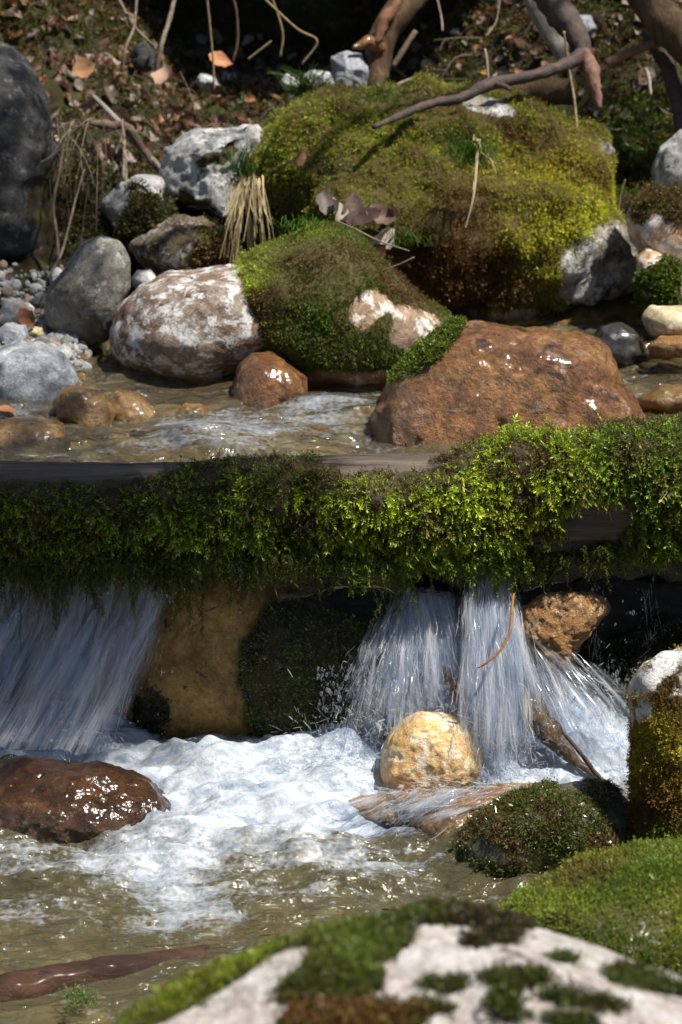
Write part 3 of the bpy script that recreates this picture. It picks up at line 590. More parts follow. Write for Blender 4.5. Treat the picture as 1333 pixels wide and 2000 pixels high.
R_V = rock('foreground_rock', 'big out-of-focus pinkish-white rock with moss patches along the bottom edge of the photo', VP, 1.75, .30, M_PINK, det=6, amp=.05, fac=.08, seed=74, lean=1.1,
    moss=lambda px, py, V, N: np.clip(.0 + 1.2 * np.clip(np.maximum.reduce([blob(px, py, *e) for e in (
        (430, 1905, 260, 36, -31), (690, 1845, 140, 62, -12), (640, 1930, 130, 46, -10), (880, 1785, 190, 28, 4), (985, 1805, 60, 42), (690, 1990, 190, 40), (870, 1925, 60, 18), (1010, 1912, 80, 22), (985, 1955, 32, 60), (1230, 1912, 60, 20, 10), (1105, 1870, 30, 14), (925, 1842, 26, 9), (1140, 1955, 110, 12, 5), (1110, 1992, 80, 12), (1290, 1850, 90, 10, 20), (850, 1968, 80, 9), (1325, 1940, 40, 12))]) , 0, 1) * 2.2
        - 1.8 * np.clip(blob(px, py, 560, 1880, 70, 24, -20) + .2, 0, 1) - 2.2 * np.clip(blob(px, py, 420, 1975, 130, 28, -35) + .1, 0, 1) + fbm(V * 30, 5, 6) * .42 + fbm(V * 90, 2, 7) * .15, 0, 1))
def colV(px, py, V):
    c = blend(px, py, (.055, .07, .012), ((.15, .18, .015), (450, 1900, 260, 50, -31)), ((.09, .12, .015), (650, 1870, 170, 60)), ((.045, .035, .014), (960, 1810, 120, 50)), ((.14, .075, .02), (640, 1990, 260, 40)))
    return mottled(c, V, (.05, .035, .012), 24, .5, 5)
mossify(R_V, 36000, .008, colV, M_MOSS, .1, label='dark and bright green moss patches', protos=MED, wild=.4)

# ------------------------------------------------------------------ tubes (wood, twigs, stalks)
def spline(pts, n):
    pts = np.asarray(pts, float); k = len(pts)
    if k < 3:
        t = np.linspace(0, 1, n)[:, None]; return pts[0] * (1 - t) + pts[-1] * t
    q = np.vstack([2 * pts[0] - pts[1], pts, 2 * pts[-1] - pts[-2]]); out = []
    for u in np.linspace(0, k - 1 - 1e-6, n):
        i = int(u); f = u - i; a, b, c, d = q[i], q[i + 1], q[i + 2], q[i + 3]
        out.append(.5 * ((2 * b) + (c - a) * f + (2 * a - 5 * b + 4 * c - d) * f * f + (3 * b - a - 3 * c + d) * f ** 3))
    return np.array(out)
def tube_arr(pts, radii, n=24, k=8, rough=.0, seed=1, flat=1.0):
    """pts world points, radii metres"""
    pr = spline(np.c_[np.asarray(pts, float), np.asarray(radii, float)], n); c, r = pr[:, :3], np.maximum(pr[:, 3], 1e-4)
    T = np.gradient(c, axis=0); T /= np.linalg.norm(T, axis=1, keepdims=True) + 1e-9
    ref = np.array([0, 1., 0.1]) if abs(T[:, 1]).mean() < .8 else np.array([1., 0, 0])
    A = np.cross(T, ref); A /= np.linalg.norm(A, axis=1, keepdims=True) + 1e-9; B = np.cross(T, A)
    th = np.linspace(0, 2 * math.pi, k, endpoint=False)
    R = r[:, None] * np.ones(k)[None]
    V = c[:, None] + R[..., None] * (np.cos(th)[None, :, None] * A[:, None] + flat * np.sin(th)[None, :, None] * B[:, None])
    V = V.reshape(-1, 3)
    if rough:
        rr = np.repeat(r, k); cc = np.repeat(c, k, 0); q = V / rr.mean()
        V = cc + (V - cc) * (1 + rough * fbm(q * .6 + seed, 4, seed))[:, None]
    i = (np.arange(n - 1) * k)[:, None]; j = np.arange(k)[None]
    F = np.stack([i + j, i + (j + 1) % k, i + k + (j + 1) % k, i + k + j], -1).reshape(-1, 4)
    V = np.vstack([V, c[0], c[-1]]); m = len(V)
    F2 = np.array([[m - 2, (x + 1) % k, x] for x in range(k)] + [[m - 1, (n - 1) * k + x, (n - 1) * k + (x + 1) % k] for x in range(k)])
    return V, F, F2
def stick(name, label, pts, mat, cat='twig', n=30, k=8, rough=.15, seed=1, parent=None, origin=None, group=None, flat=1.0, thin=1.0):
    """pts: (px, py, Y, radius in photo px)"""
    W = np.array([P(a, b, Y) for a, b, Y, r in pts]); rr = [r * thin * Y / FPX for a, b, Y, r in pts]
    V, F, F2 = tube_arr(W, rr, n, k, rough, seed, flat)
    org = W[0] if origin is None else origin
    o = mesh(name, V, [F, F2], mat, origin=org, parent=parent)
    if parent is None: tag(o, label, cat, group)
    elif label: o['label'] = label
    return o, org

M_BARKGREY = flat_wood('weathered_grey_wood', (.20, .17, .14), (.30, .27, .23), 30)
M_BARKDARK = flat_wood('dark_bark', (.035, .026, .024), (.10, .065, .05), 26)
M_BARKTAN = wood_mat('tan_bark', (.075, .045, .024), (.17, .095, .045), .8, 14, (2.5, 2.5, .5), 1.0)
M_TWIG = flat_wood('pale_twig', (.15, .11, .08), (.28, .22, .16), 50)
M_TWIGB = flat_wood('brown_twig', (.10, .065, .045), (.18, .12, .08), 50)
M_ORWOOD = wood_mat('wet_orange_wood', (.22, .09, .025), (.12, .05, .018), .5, 30, (.7, 1, .7), .7, .5)
M_WETLOG = wood_mat('wet_brown_wood', (.028, .011, .006), (.075, .034, .016), .6, 20, (.35, 1, 1), .9, .04)
M_STRAW = flat_wood('straw', (.24, .17, .08), (.36, .28, .15), 60)

# ------------------------------------------------------------------ the mossy log
def ip(xs, ys): return lambda x: np.interp(x, xs, ys)
log_top = ip([-400, 0, 350, 620, 740, 900, 1050, 1180, 1333, 1750], [905, 897, 893, 884, 886, 882, 862, 846, 822, 780])
log_bot = ip([-400, 0, 350, 600, 800, 1000, 1333, 1750], [1105, 1100, 1096, 1092, 1092, 1086, 1070, 1045])
LY = 3.86
nl, kl = 420, 96
lx = np.linspace(-380, 1720, nl); V = []
cen = np.array([P(x, (log_top(x) + log_bot(x)) / 2 , LY) for x in lx]); rad = (log_bot(lx) - log_top(lx)) / 2 * LY / FPX
th = np.linspace(0, 2 * math.pi, kl, endpoint=False)
Vl = cen[:, None] + rad[:, None, None] * (np.sin(th)[None, :, None] * UP + -np.cos(th)[None, :, None] * FW)
Vl = Vl.reshape(-1, 3); cc = np.repeat(cen, kl, 0); dn = (Vl - cc) / np.linalg.norm(Vl - cc, axis=1, keepdims=True)
bumps = fbm(Vl * np.array([3., 8, 8]), 4, 4) * .012 + fbm(Vl * np.array([6., 40, 40]), 3, 14) * .003
lpx, lpy = proj(Vl)
mtop = ip([-400, 0, 200, 300, 345, 380, 600, 625, 650, 700, 760, 830, 870, 1000], [934, 938, 942, 934, 910, 893, 882, 896, 916, 922, 922, 914, 893, 800])
frontness = dn @ (-FW)
def logmask(px, py, V):
    m = sst(-8, 10, py - mtop(px))
    m = m * (1 - 1.0 * np.clip(blob(px, py, 1160, 1012, 85, 52, -6) * 3, 0, 1)) * (1 - np.clip(blob(px, py, 1045, 957, 26, 20) * 3, 0, 1))
    m = m * (1 - .8 * np.clip(blob(px, py, 1100, 1060, 90, 22, 0) * 3, 0, 1))
    return m
lm = logmask(lpx + fbm(Vl * 25, 3, 2) * 25, lpy + fbm(Vl * 25, 3, 5) * 14, Vl)
back = frontness < -.1
lm = np.where(back & (dn[:, 2] > -.2), lm * .3, lm)
cush = np.clip(fbm(Vl * np.array([8., 9, 9]) + 4, 3, 44) + .3, 0, 1.2) * .036
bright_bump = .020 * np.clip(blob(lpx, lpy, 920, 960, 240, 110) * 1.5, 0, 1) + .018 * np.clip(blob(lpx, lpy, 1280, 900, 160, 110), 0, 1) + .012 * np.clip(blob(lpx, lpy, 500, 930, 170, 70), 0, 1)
edge = sst(0, 60, lpy - mtop(lpx)); Vl = Vl + dn * (bumps + lm * edge * (cush + bright_bump))[:, None]
i = (np.arange(nl - 1) * kl)[:, None]; j = np.arange(kl)[None]
Fl = np.stack([i + j, i + (j + 1) % kl, i + kl + (j + 1) % kl, i + kl + j], -1).reshape(-1, 4)
Fl = Fl[:, ::-1]
M_LOG = wood_mat('weathered_log_wood', (.075, .055, .040), (.17, .135, .105), .75, 14, (.12, 1.6, 1.6), 1.0, under=(.045, .032, .013))
log_org = P(666, 1110, LY)
LOG = tag(mesh('mossy_log', Vl, Fl, M_LOG, origin=log_org, attrs={'moss': lm}), 'long moss-covered log lying across the stream with water running under it', 'log')
Ft = np.vstack([Fl[:, [0, 1, 2]], Fl[:, [0, 2, 3]]])
s = sample(Vl, Ft, lm, 90000, .5, .3)
Pt, Nn = s; vis = ((CAMP - Pt) * Nn).sum(1) / np.linalg.norm(CAMP - Pt, axis=1) > -.35
Pt, Nn = Pt[vis][:44000], Nn[vis][:44000]; n = len(Pt); px, py = proj(Pt)
den = fbm(Pt * 16, 3, 71); keep = rng.random(n) < sst(-.40, .22, den) * .88 + .12
Pt, Nn, px, py = Pt[keep], Nn[keep], px[keep], py[keep]; n = len(Pt)
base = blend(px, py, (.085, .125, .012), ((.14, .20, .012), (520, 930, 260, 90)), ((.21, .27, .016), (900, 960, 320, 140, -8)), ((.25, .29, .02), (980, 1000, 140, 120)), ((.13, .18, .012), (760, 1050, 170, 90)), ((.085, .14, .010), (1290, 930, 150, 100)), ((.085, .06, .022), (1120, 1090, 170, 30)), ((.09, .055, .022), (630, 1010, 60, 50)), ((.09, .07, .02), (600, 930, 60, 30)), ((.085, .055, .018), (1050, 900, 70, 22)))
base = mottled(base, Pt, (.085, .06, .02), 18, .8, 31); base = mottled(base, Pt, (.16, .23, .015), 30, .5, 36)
base = base * np.exp(rng.normal(size=(n, 1)) * .28)
upn = np.clip(Nn[:, 2], -1, 1)
Dr = Nn * .55 + np.array([0, -.25, -1.])[None] * (.55 - .35 * upn)[:, None] + rng.normal(size=(n, 3)) * .42
S = .018 * (.45 + .55 * sst(0, 55, py - mtop(px))) * np.exp(rng.normal(size=n) * .3) * (1 + .5 * fbm(Pt * 13, 3, 5)) * (1 + .25 * np.clip(blob(px, py, 960, 1000, 200, 130), 0, 1))
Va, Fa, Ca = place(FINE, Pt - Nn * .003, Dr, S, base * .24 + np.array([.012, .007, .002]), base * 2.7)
# longer drooping fronds in clumps
s3 = sample(Vl, Ft, lm, 26000, .55, .3); P3, N3 = s3
k3 = (((CAMP - P3) * N3).sum(1) / np.linalg.norm(CAMP - P3, axis=1) > -.2) & (fbm(P3 * 20, 3, 88) > .06)
P3, N3 = P3[k3], N3[k3]; n3 = len(P3); qx, qy = proj(P3)
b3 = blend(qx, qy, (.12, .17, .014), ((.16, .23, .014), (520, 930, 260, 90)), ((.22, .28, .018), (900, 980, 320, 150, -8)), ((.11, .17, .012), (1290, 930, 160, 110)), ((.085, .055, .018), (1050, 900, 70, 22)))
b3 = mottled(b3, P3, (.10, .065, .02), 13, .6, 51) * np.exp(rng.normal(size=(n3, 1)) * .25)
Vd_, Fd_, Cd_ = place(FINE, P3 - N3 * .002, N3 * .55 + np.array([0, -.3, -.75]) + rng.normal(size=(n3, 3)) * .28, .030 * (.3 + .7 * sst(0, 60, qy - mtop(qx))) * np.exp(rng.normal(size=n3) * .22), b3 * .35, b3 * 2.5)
# undergrowth of brown old shoots close to the wood
s2 = sample(Vl, Ft, lm, 30000, .5, .3); P2, N2 = s2
v2 = ((CAMP - P2) * N2).sum(1) / np.linalg.norm(CAMP - P2, axis=1) > -.35; P2, N2 = P2[v2], N2[v2]
b2 = np.tile((.05, .032, .012), (len(P2), 1)) * np.exp(rng.normal(size=(len(P2), 1)) * .35)
Vb_, Fb_, Cb_ = place(FINE, P2, N2 * .4 + rng.normal(size=(len(P2), 3)) * .7 + np.array([0, 0, -.4]), .012 * np.exp(rng.normal(size=len(P2)) * .3), b2, b2 * 1.3)
# fringe: hanging strands below the log
hp, hd, hs, hc = [], [], [], []
def strand(px0, py0, L, Y, wid, c, dens=1.0):
    n = max(3, int(L / 3.2 * dens)); sw = rng.normal() * .12
    for q in range(n):
        t_ = q / n; taper = 1 - .55 * t_
        hp.append(P(px0 + sw * L * t_ * t_ + rng.normal() * wid * .35 * taper, py0 + L * t_, Y + rng.normal() * .004)); hd.append((rng.normal() * .55, rng.normal() * .55 - .2, -1.1))
        hs.append(wid * taper * Y / FPX * rng.uniform(.7, 1.3)); hc.append(np.array(c) * math.exp(rng.normal() * .25))
for q in range(520):
    x0 = rng.uniform(-80, 1420)
    bot = float(log_bot(x0)) + 8
    L = rng.gamma(2.0, 20) * (1 + .8 * math.sin(x0 * .031) * math.sin(x0 * .013 + 1)) * (1.0 if x0 < 1030 else .6) + 8
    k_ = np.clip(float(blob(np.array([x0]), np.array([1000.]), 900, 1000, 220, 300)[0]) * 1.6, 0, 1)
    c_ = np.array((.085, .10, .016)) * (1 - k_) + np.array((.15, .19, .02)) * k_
    strand(x0, bot - rng.uniform(0, 26), L, LY - .09 + rng.uniform(-.045, .03), rng.uniform(8, 15), c_)
for x0, L, wd in ((5, 110, 9), (20, 40, 7), (42, 150, 8), (90, 60, 8), (108, 115, 17), (120, 95, 12), (145, 60, 7), (175, 95, 15), (200, 60, 9), (255, 100, 12), (268, 60, 8), (280, 75, 12), (305, 60, 18), (335, 45, 16), (350, 60, 12), (60, 40, 14), (560, 45, 10), (690, 60, 20), (715, 55, 18), (790, 60, 9), (880, 40, 15), (975, 62, 22), (1000, 75, 16), (1068, 60, 8), (1030, 45, 18), (620, 70, 8), (470, 60, 12), (410, 35, 10), (540, 50, 14)):
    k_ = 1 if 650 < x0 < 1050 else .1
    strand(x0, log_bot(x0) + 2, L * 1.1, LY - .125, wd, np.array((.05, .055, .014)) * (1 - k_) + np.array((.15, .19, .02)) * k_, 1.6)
Vc_, Fc_, Cc_ = place(HANG, np.array(hp), np.array(hd), np.array(hs) * 1.15, np.array(hc) * .6, np.array(hc) * 1.7)
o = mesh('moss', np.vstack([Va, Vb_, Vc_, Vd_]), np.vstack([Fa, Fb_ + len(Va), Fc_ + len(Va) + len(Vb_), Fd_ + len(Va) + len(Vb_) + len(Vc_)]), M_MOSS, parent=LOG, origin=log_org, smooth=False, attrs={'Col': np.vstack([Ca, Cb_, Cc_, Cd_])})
o['label'] = 'thick feathery green moss with strands hanging from its lower edge'

# ------------------------------------------------------------------ water
UPZ = .448
def upz(x, y, p):
    z = UPZ + .030 * fbm(np.stack([x * 3.0, y * 7.5, x * 0], 1), 4, 61) + .006 * fbm(np.stack([x * 9, y * 22, x * 0], 1), 3, 65)
    return z
xs = np.linspace(-2.2, 2.4, 460); ys = np.linspace(4.0, 6.1, 300)
gx, gy = np.meshgrid(xs, ys); gx, gy = gx.ravel(), gy.ravel()
zz = upz(gx, gy, None)
Vw = np.stack([gx, gy, zz], 1); wpx, wpy = proj(Vw)
hump = .028 * np.clip(blob(wpx, wpy, 400, 860, 130, 40) * 1.4, 0, 1) + .02 * np.clip(blob(wpx, wpy, 250, 880, 90, 25), 0, 1) + .018 * np.clip(blob(wpx, wpy, 620, 790, 100, 30), 0, 1) + .012 * np.clip(blob(wpx, wpy, 460, 765, 60, 20), 0, 1)
Vw[:, 2] += hump
f1 = fbm(np.stack([gx * 7, gy * 16, gx * 0], 1), 4, 77)
foam = .02 + .34 * np.clip(blob(wpx, wpy, 400, 855, 180, 55) * 2, 0, 1) + .26 * np.clip(blob(wpx, wpy, 650, 790, 120, 50, -15) * 1.5, 0, 1) + .26 * np.clip(blob(wpx, wpy, 1290, 720, 90, 30) * 1.5, 0, 1) + .18 * np.clip(blob(wpx, wpy, 560, 830, 250, 60), 0, 1) + .2 * np.clip(blob(wpx, wpy, 780, 830, 120, 60), 0, 1)
foam = foam * 1.25 + f1 * .28
M_WUP = water_mat('stream_water', (.80, .84, .78), (.5, 1.3, 1), 16, .9, (.62, .68, .76), 26, (.19, .15, .08), .30)
tag(mesh('stream_water', Vw, grid_faces(460, 300), M_WUP, attrs={'foam': foam}), 'fast shallow brown water of the upper stream behind the log', 'water', kind='structure')

# pool
xs = np.linspace(-2.0, 1.7, 620); ys = np.linspace(.6, 4.10, 620)
gx, gy = np.meshgrid(xs, ys); gx, gy = gx.ravel(), gy.ravel()
V0 = np.stack([gx, gy, gx * 0], 1); wpx, wpy = proj(V0)
def g(cx, cy, rx, ry, h, ang=0, p=1.3): return h * np.clip(blob(wpx, wpy, cx, cy, rx, ry, ang), 0, 1) ** p
rough_w = np.clip(sst(1980, 1600, wpy) , .22, 1)
z = (.030 * fbm(np.stack([gx * 5, gy * 11, gx * 0], 1), 4, 81) + .014 * fbm(np.stack([gx * 14, gy * 34, gx * 0], 1), 3, 85)) * rough_w * 1.2
mound = g(440, 1520, 240, 90, .085) + g(540, 1500, 90, 60, .03) + g(90, 1440, 240, 80, .06) + g(660, 1500, 170, 110, .10, -30) + g(1120, 1480, 190, 120, .15) + g(1010, 1470, 110, 70, .06) + g(850, 1440, 160, 80, .06) + g(420, 1590, 320, 50, .03) + g(20, 1520, 160, 60, .03) + g(980, 1530, 120, 60, .05) + g(1200, 1440, 80, 60, .06)
z = z + mound * .8 * (1 + .14 * fbm(np.stack([gx * 6, gy * 9, gx * 0 + 3], 1), 3, 91))
z = z + .0022 * fbm(np.stack([gx * 30, gy * 45, gx * 0], 1), 3, 93) * np.clip(mound * 30, 0, 1)
z += g(700, 1715, 150, 26, .016, -3) + g(820, 1650, 90, 16, .012)
f1 = fbm(np.stack([gx * 9, gy * 17, gx * 0], 1), 5, 97)
foam = (1.25 * np.clip(blob(wpx, wpy, 400, 1535, 370, 110) * 1.6, 0, 1) + 1.25 * np.clip(blob(wpx, wpy, 60, 1445, 300, 75) * 2.5, 0, 1) + 1.3 * np.clip(blob(wpx, wpy, 640, 1520, 180, 120, -25) * 2.5, 0, 1)
        + 1.4 * np.clip(blob(wpx, wpy, 1090, 1480, 230, 120) * 3, 0, 1) + 1.2 * np.clip(blob(wpx, wpy, 880, 1450, 260, 80) * 3, 0, 1) + .8 * np.clip(blob(wpx, wpy, 960, 1580, 220, 50, -8) * 1.6, 0, 1) + .9 * np.clip(blob(wpx, wpy, 690, 1600, 150, 30) * 1.8, 0, 1)
        + .62 * np.clip(blob(wpx, wpy, 480, 1632, 330, 55) * 1.6, 0, 1) + .44 * np.clip(blob(wpx, wpy, 300, 1715, 220, 70, 8) * 1.5, 0, 1) + .46 * np.clip(blob(wpx, wpy, 330, 1800, 140, 50, 5) * 1.5, 0, 1)
        + .35 * np.clip(blob(wpx, wpy, 520, 1680, 420, 60) * 1.5, 0, 1) + .42 * np.clip(blob(wpx, wpy, 160, 1670, 300, 60) * 1.5, 0, 1) + .3 * np.clip(blob(wpx, wpy, 80, 1790, 200, 40) * 1.5, 0, 1) + .34 * np.clip(blob(wpx, wpy, 380, 1760, 160, 60, 20) * 1.5, 0, 1) + .40 * np.clip(blob(wpx, wpy, 720, 1690, 170, 40) * 1.5, 0, 1) + .40 * np.clip(blob(wpx, wpy, 770, 1622, 130, 18) * 1.5, 0, 1) + .30 * np.clip(blob(wpx, wpy, 60, 1700, 110, 30) * 1.5, 0, 1) + .25 * np.clip(blob(wpx, wpy, 650, 1735, 180, 14) * 1.8, 0, 1))
foam = foam + f1 * .34 * np.clip(foam * 3, .1, 1) - .05
V0[:, 2] = z
M_WPOOL = water_mat('pool_water', (.74, .80, .72), (.6, 1.6, 1), 24, .7, (.74, .79, .85), 42, (.15, .13, .065), .42)
tag(mesh('pool_water', V0, grid_faces(620, 620), M_WPOOL, attrs={'foam': foam}), 'brown pool below the log, white with foam under the waterfalls', 'water', kind='structure')

# bubbles on the pool
bt = NT('bubble_film'); fr = bt.n('LayerWeight', {0: .35}).outputs[1]
M_BUB = bt.end(bt.n('MixShader', {0: bt.rng(fr, .2, 1.0, .06, .7), 1: bt.n('BsdfTransparent', {'Color': (.95, .97, 1)}).outputs[0], 2: bt.n('BsdfPrincipled', {'Base Color': (.6, .65, .7), 'Roughness': .05, 'Specular IOR Level': .9}).outputs[0]}).outputs[0])
iv, iF = ico(2)
def spheres(Pt, R, sq=None):
    n = len(Pt); V = Pt[:, None] + iv[None] * (R[:, None, None] * (np.ones((n, 1, 3)) if sq is None else sq[:, None]))
    return V.reshape(-1, 3), (iF[None] + (np.arange(n) * len(iv))[:, None, None]).reshape(-1, 3)
ci = rng.choice(len(V0), 60000); bw = np.clip(foam[ci], 0, 1); bw = np.where((wpy[ci] > 1590) | (wpy[ci] < 1480), bw * (1.15 - bw), bw * .25) * (f1[ci] > -.15) + .006 * (wpy[ci] > 1600) * (wpx[ci] < 1100)
inn = (wpx[ci] > -60) & (wpx[ci] < 1300) & (wpy[ci] > 1400) & (wpy[ci] < 1860)
ci = ci[inn & (rng.random(len(ci)) < bw * .8)]
R_ = rng.gamma(1.8, .0013, len(ci)) + .0010
Vb2, Fb2 = spheres(V0[ci] + rng.normal(size=(len(ci), 3)) * [.003, .003, 0], R_, np.tile([[1, 1, .75]], (len(ci), 1)))
tag(mesh('bubbles', Vb2, Fb2, M_BUB), 'small clear bubbles scattered over the pool', 'bubbles', kind='stuff')

# ------------------------------------------------------------------ waterfalls
M_STRAND = fall_mat('falling_water', .6)
M_SHEET = fall_mat('water_sheet', .75, .10)
M_CURT = fall_mat('water_curtain', 1.0, .12)
LENS = [.42, .2, .10, .05]
def fall(name, label, specs, sheets=(), drops=0, dropbox=None, spray=(), jit=.06):
    """specs: (n, start (px0,px1,py0,py1,Y), end (px0,px1,py0,py1,Y), width px, bow, density)"""
    Vs, Fs, Ds, k = [], [], [], 0
    for n, a, b, wd, bow, dn_ in specs:
        for q in range(n):
            u = rng.random(); u = float(np.clip(u + .05 * math.sin(u * 23 + n) + .03 * math.sin(u * 61), 0, 1)); uj = u + rng.normal() * jit
            s0 = P(a[0] + (a[1] - a[0]) * u, rng.uniform(min(a[2:4]), max(a[2:4])), a[4] + rng.normal() * .012)
            e0 = P(b[0] + (b[1] - b[0]) * uj, b[2] + (b[3] - b[2]) * uj + rng.normal() * 200 * jit - 60 * max(0, jit - .08) * abs(rng.normal()) * 10, b[4] + rng.normal() * .02)
            ln = rng.choice(LENS, p=[.15, .25, .35, .25]); t0 = rng.uniform(0, 1 - ln)
            tt = np.linspace(t0, t0 + ln, 12)
            pts = s0 + (e0 - s0) * tt[:, None]
            pts[:, 2] = s0[2] + (e0[2] - s0[2]) * (tt * (1 - bow) + tt * tt * bow)
            pts += np.cumsum(rng.normal(size=(12, 3)) * .0009, 0); pts[:, 0] += rng.normal() * .004 + .004 * np.sin(tt * rng.uniform(3, 9) + rng.uniform(0, 6))
            r = rng.gamma(1.6, wd / 2.4) * LY / FPX * .5 * np.sin(np.linspace(.25, math.pi - .12, 12)) ** .7
            v_, f_, f2_ = tube_arr(pts, r, 12, 4)
            Vs.append(v_); Fs.append(f_ + k); k += len(v_); Ds.append(np.append(np.repeat(np.sin(np.linspace(.15, math.pi - .1, 12)), 4), [0, 0]) * dn_ * rng.uniform(.2, 1.2))
    for n, x0, x1, y0, y1, Y, vx, vz, wd in spray:      # short arcs thrown up where the water lands
        for q in range(n):
            s0 = P(rng.uniform(x0, x1), rng.uniform(y0, y1), Y + rng.normal() * .03)
            v = np.array([vx + rng.normal() * .45, -abs(rng.normal()) * .3, abs(rng.normal()) * vz]); ta = rng.uniform(0, .10); tb = ta + rng.uniform(.008, .025)
            tt = np.linspace(ta, tb, 6)[:, None]; pts = s0 + v * tt + np.array([0, 0, -4.9]) * tt * tt
            v_, f_, f2_ = tube_arr(pts, rng.gamma(1.6, wd / 4.5) * LY / FPX * .5 * np.array([.3, .8, 1, 1, .8, .3]), 6, 4)
            Vs.append(v_); Fs.append(f_ + k); k += len(v_); Ds.append(np.full(len(v_), rng.uniform(.2, .55)))
    V, F, D = np.vstack(Vs), np.vstack(Fs), np.concatenate(Ds)
    org = V[V[:, 2].argmin()]
    Cv, Cf, Cd, Cu, k = [], [], [], [], 0        # torn pieces of thin water curtain
    for n, a, b, wd, bow, dn_ in specs:
        if n < 200: continue
        for q in range(int(n / 14)):
            u = rng.random(); s0 = P(a[0] + (a[1] - a[0]) * u, rng.uniform(min(a[2:4]), max(a[2:4])), a[4] - .01 + rng.normal() * .018)
            uj = u + rng.normal() * jit; e0 = P(b[0] + (b[1] - b[0]) * uj, b[2] + (b[3] - b[2]) * uj, b[4] - .01 + rng.normal() * .02)
            ln = rng.uniform(.2, .7); t0 = rng.uniform(-.02, 1 - ln); tt = np.linspace(t0, t0 + ln, 14)
            pts = s0 + (e0 - s0) * tt[:, None]; pts[:, 2] = s0[2] + (e0[2] - s0[2]) * (tt * (1 - bow) + tt * tt * bow)
            wv = np.array([1, rng.normal() * .5, 0]); wv /= np.linalg.norm(wv); hw = rng.uniform(6, 24) * LY / FPX * (.6 + .7 * np.clip(tt, 0, 1))
            sx = np.linspace(-1, 1, 9)
            G = pts[:, None] + (hw[:, None] * sx[None])[..., None] * wv + np.array([0, 1., 0]) * (.006 * np.sin(sx * 3 + rng.uniform(0, 6)))[None, :, None]
            G[..., 0] += (.005 * np.sin(tt * 7 + rng.uniform(0, 6)))[:, None]
            ed = (np.cos(sx * math.pi / 2) ** 1.2)[None] * (np.sin(np.linspace(.02, math.pi - .02, 14)) ** .9)[:, None]
            Cv.append(G.reshape(-1, 3)); Cf.append(grid_faces(9, 14) + k); k += 126; Cd.append((ed * dn_ * rng.uniform(.5, 1.3)).ravel())
            uo = rng.uniform(0, 40, 2); Cu.append(np.stack([np.tile(sx, 14) * hw.mean() * 9 + uo[0], np.repeat(tt * 1.0, 9) + uo[1]], 1))
    o = mesh(name, V, F, M_STRAND, origin=org, attrs={'dens': D}); tag(o, label, 'waterfall')
    if Cv: mesh('water_curtain', np.vstack(Cv), np.vstack(Cf), M_CURT, parent=o, origin=org, attrs={'dens': np.concatenate(Cd)}, uv=np.vstack(Cu))
    for L, Rr, dn_ in sheets:      # L, Rr: edge paths [(px,py,Y)...]
        A = spline([P(*q) for q in L], 60); B = spline([P(*q) for q in Rr], 60); uu = np.linspace(0, 1, 90)
        for layer in (0, 1):
         if layer: A = A + [.012, -.03, 0]; B = B + [-.012, -.03, 0]
         G = A[:, None] * (1 - uu)[None, :, None] + B[:, None] * uu[None, :, None]; G = G.reshape(-1, 3)
         UV = np.stack([np.tile(uu, 60), np.repeat(np.linspace(0, 1, 60), 90)], 1); wid = np.linalg.norm(A[0] - B[0]) + .001
         UV[:, 0] = UV[:, 0] * wid * 6 + layer * 7.3; UV[:, 1] *= 1.0
         G[:, 1] += fbm(np.stack([UV[:, 0] * 5, UV[:, 1] * .7, UV[:, 0] * 0], 1), 3, 12) * .014
         d = dn_ * sst(0, .12, np.tile(uu, 60)) * sst(0, .08, 1 - np.tile(uu, 60)) * (.55 + .6 * np.repeat(np.linspace(0, 1, 60), 90))
         mesh('water_sheet', G, grid_faces(90, 60), M_SHEET, parent=o, origin=org, attrs={'dens': d}, uv=UV)
    if drops:
        Dp = np.array([P(rng.uniform(dropbox[0], dropbox[1]), rng.uniform(dropbox[2], dropbox[3]), rng.uniform(3.6, 3.82)) for _ in range(drops)])
        v_, f_ = spheres(Dp, rng.gamma(1.3, .0006, drops) + .0006, np.tile([[1, 1, 1.8]], (drops, 1)))
        d = mesh('droplets', v_, f_, M_BUB, parent=o, origin=org); d['kind'] = 'stuff'
    return o
fall('waterfall', 'smooth bluish waterfall slanting down under the left end of the log', [
    (1500, (-160, 352, 1112, 1140, 3.80), (-330, 215, 1405, 1450, 3.70), 1.6, .35, .28),
    (120, (300, 350, 1112, 1140, 3.88), (190, 218, 1440, 1455, 3.74), 2.2, .35, .9),
    (60, (-160, 200, 1150, 1220, 3.84), (-330, 60, 1380, 1420, 3.74), 5, .35, .4)],
    [([(-180, 1110, 3.83), (-240, 1280, 3.79), (-340, 1430, 3.72)], [(350, 1110, 3.83), (300, 1290, 3.79), (212, 1460, 3.72)], .8)], 30, (180, 340, 1150, 1450), [(260, -20, 215, 1420, 1450, 3.7, .1, .5, 2.2)])
fall('waterfall', 'sunlit middle waterfall breaking up above the golden rock', [
    (1300, (775, 870, 1140, 1195, 3.82), (735, 900, 1400, 1430, 3.70), 1.35, .5, .75),
    (200, (840, 900, 1170, 1210, 3.90), (840, 930, 1330, 1400, 3.76), 2.4, .4, .7),
    (260, (745, 800, 1180, 1260, 3.84), (640, 760, 1490, 1440, 3.66), 1.4, .85, .45),
    (60, (850, 930, 1190, 1240, 3.86), (880, 960, 1360, 1420, 3.76), 2, .5, .7)],
    [([(775, 1140, 3.86), (750, 1260, 3.80), (740, 1410, 3.72)], [(900, 1160, 3.86), (905, 1280, 3.80), (890, 1410, 3.72)], .9)], 1800, (620, 960, 1300, 1500), [(500, 740, 900, 1390, 1440, 3.68, 0, .7, 2.2), (700, 590, 780, 1430, 1520, 3.66, -.3, .7, 2.8), (500, 730, 930, 1380, 1440, 3.68, 0, 1.1, 2.8)], .17)
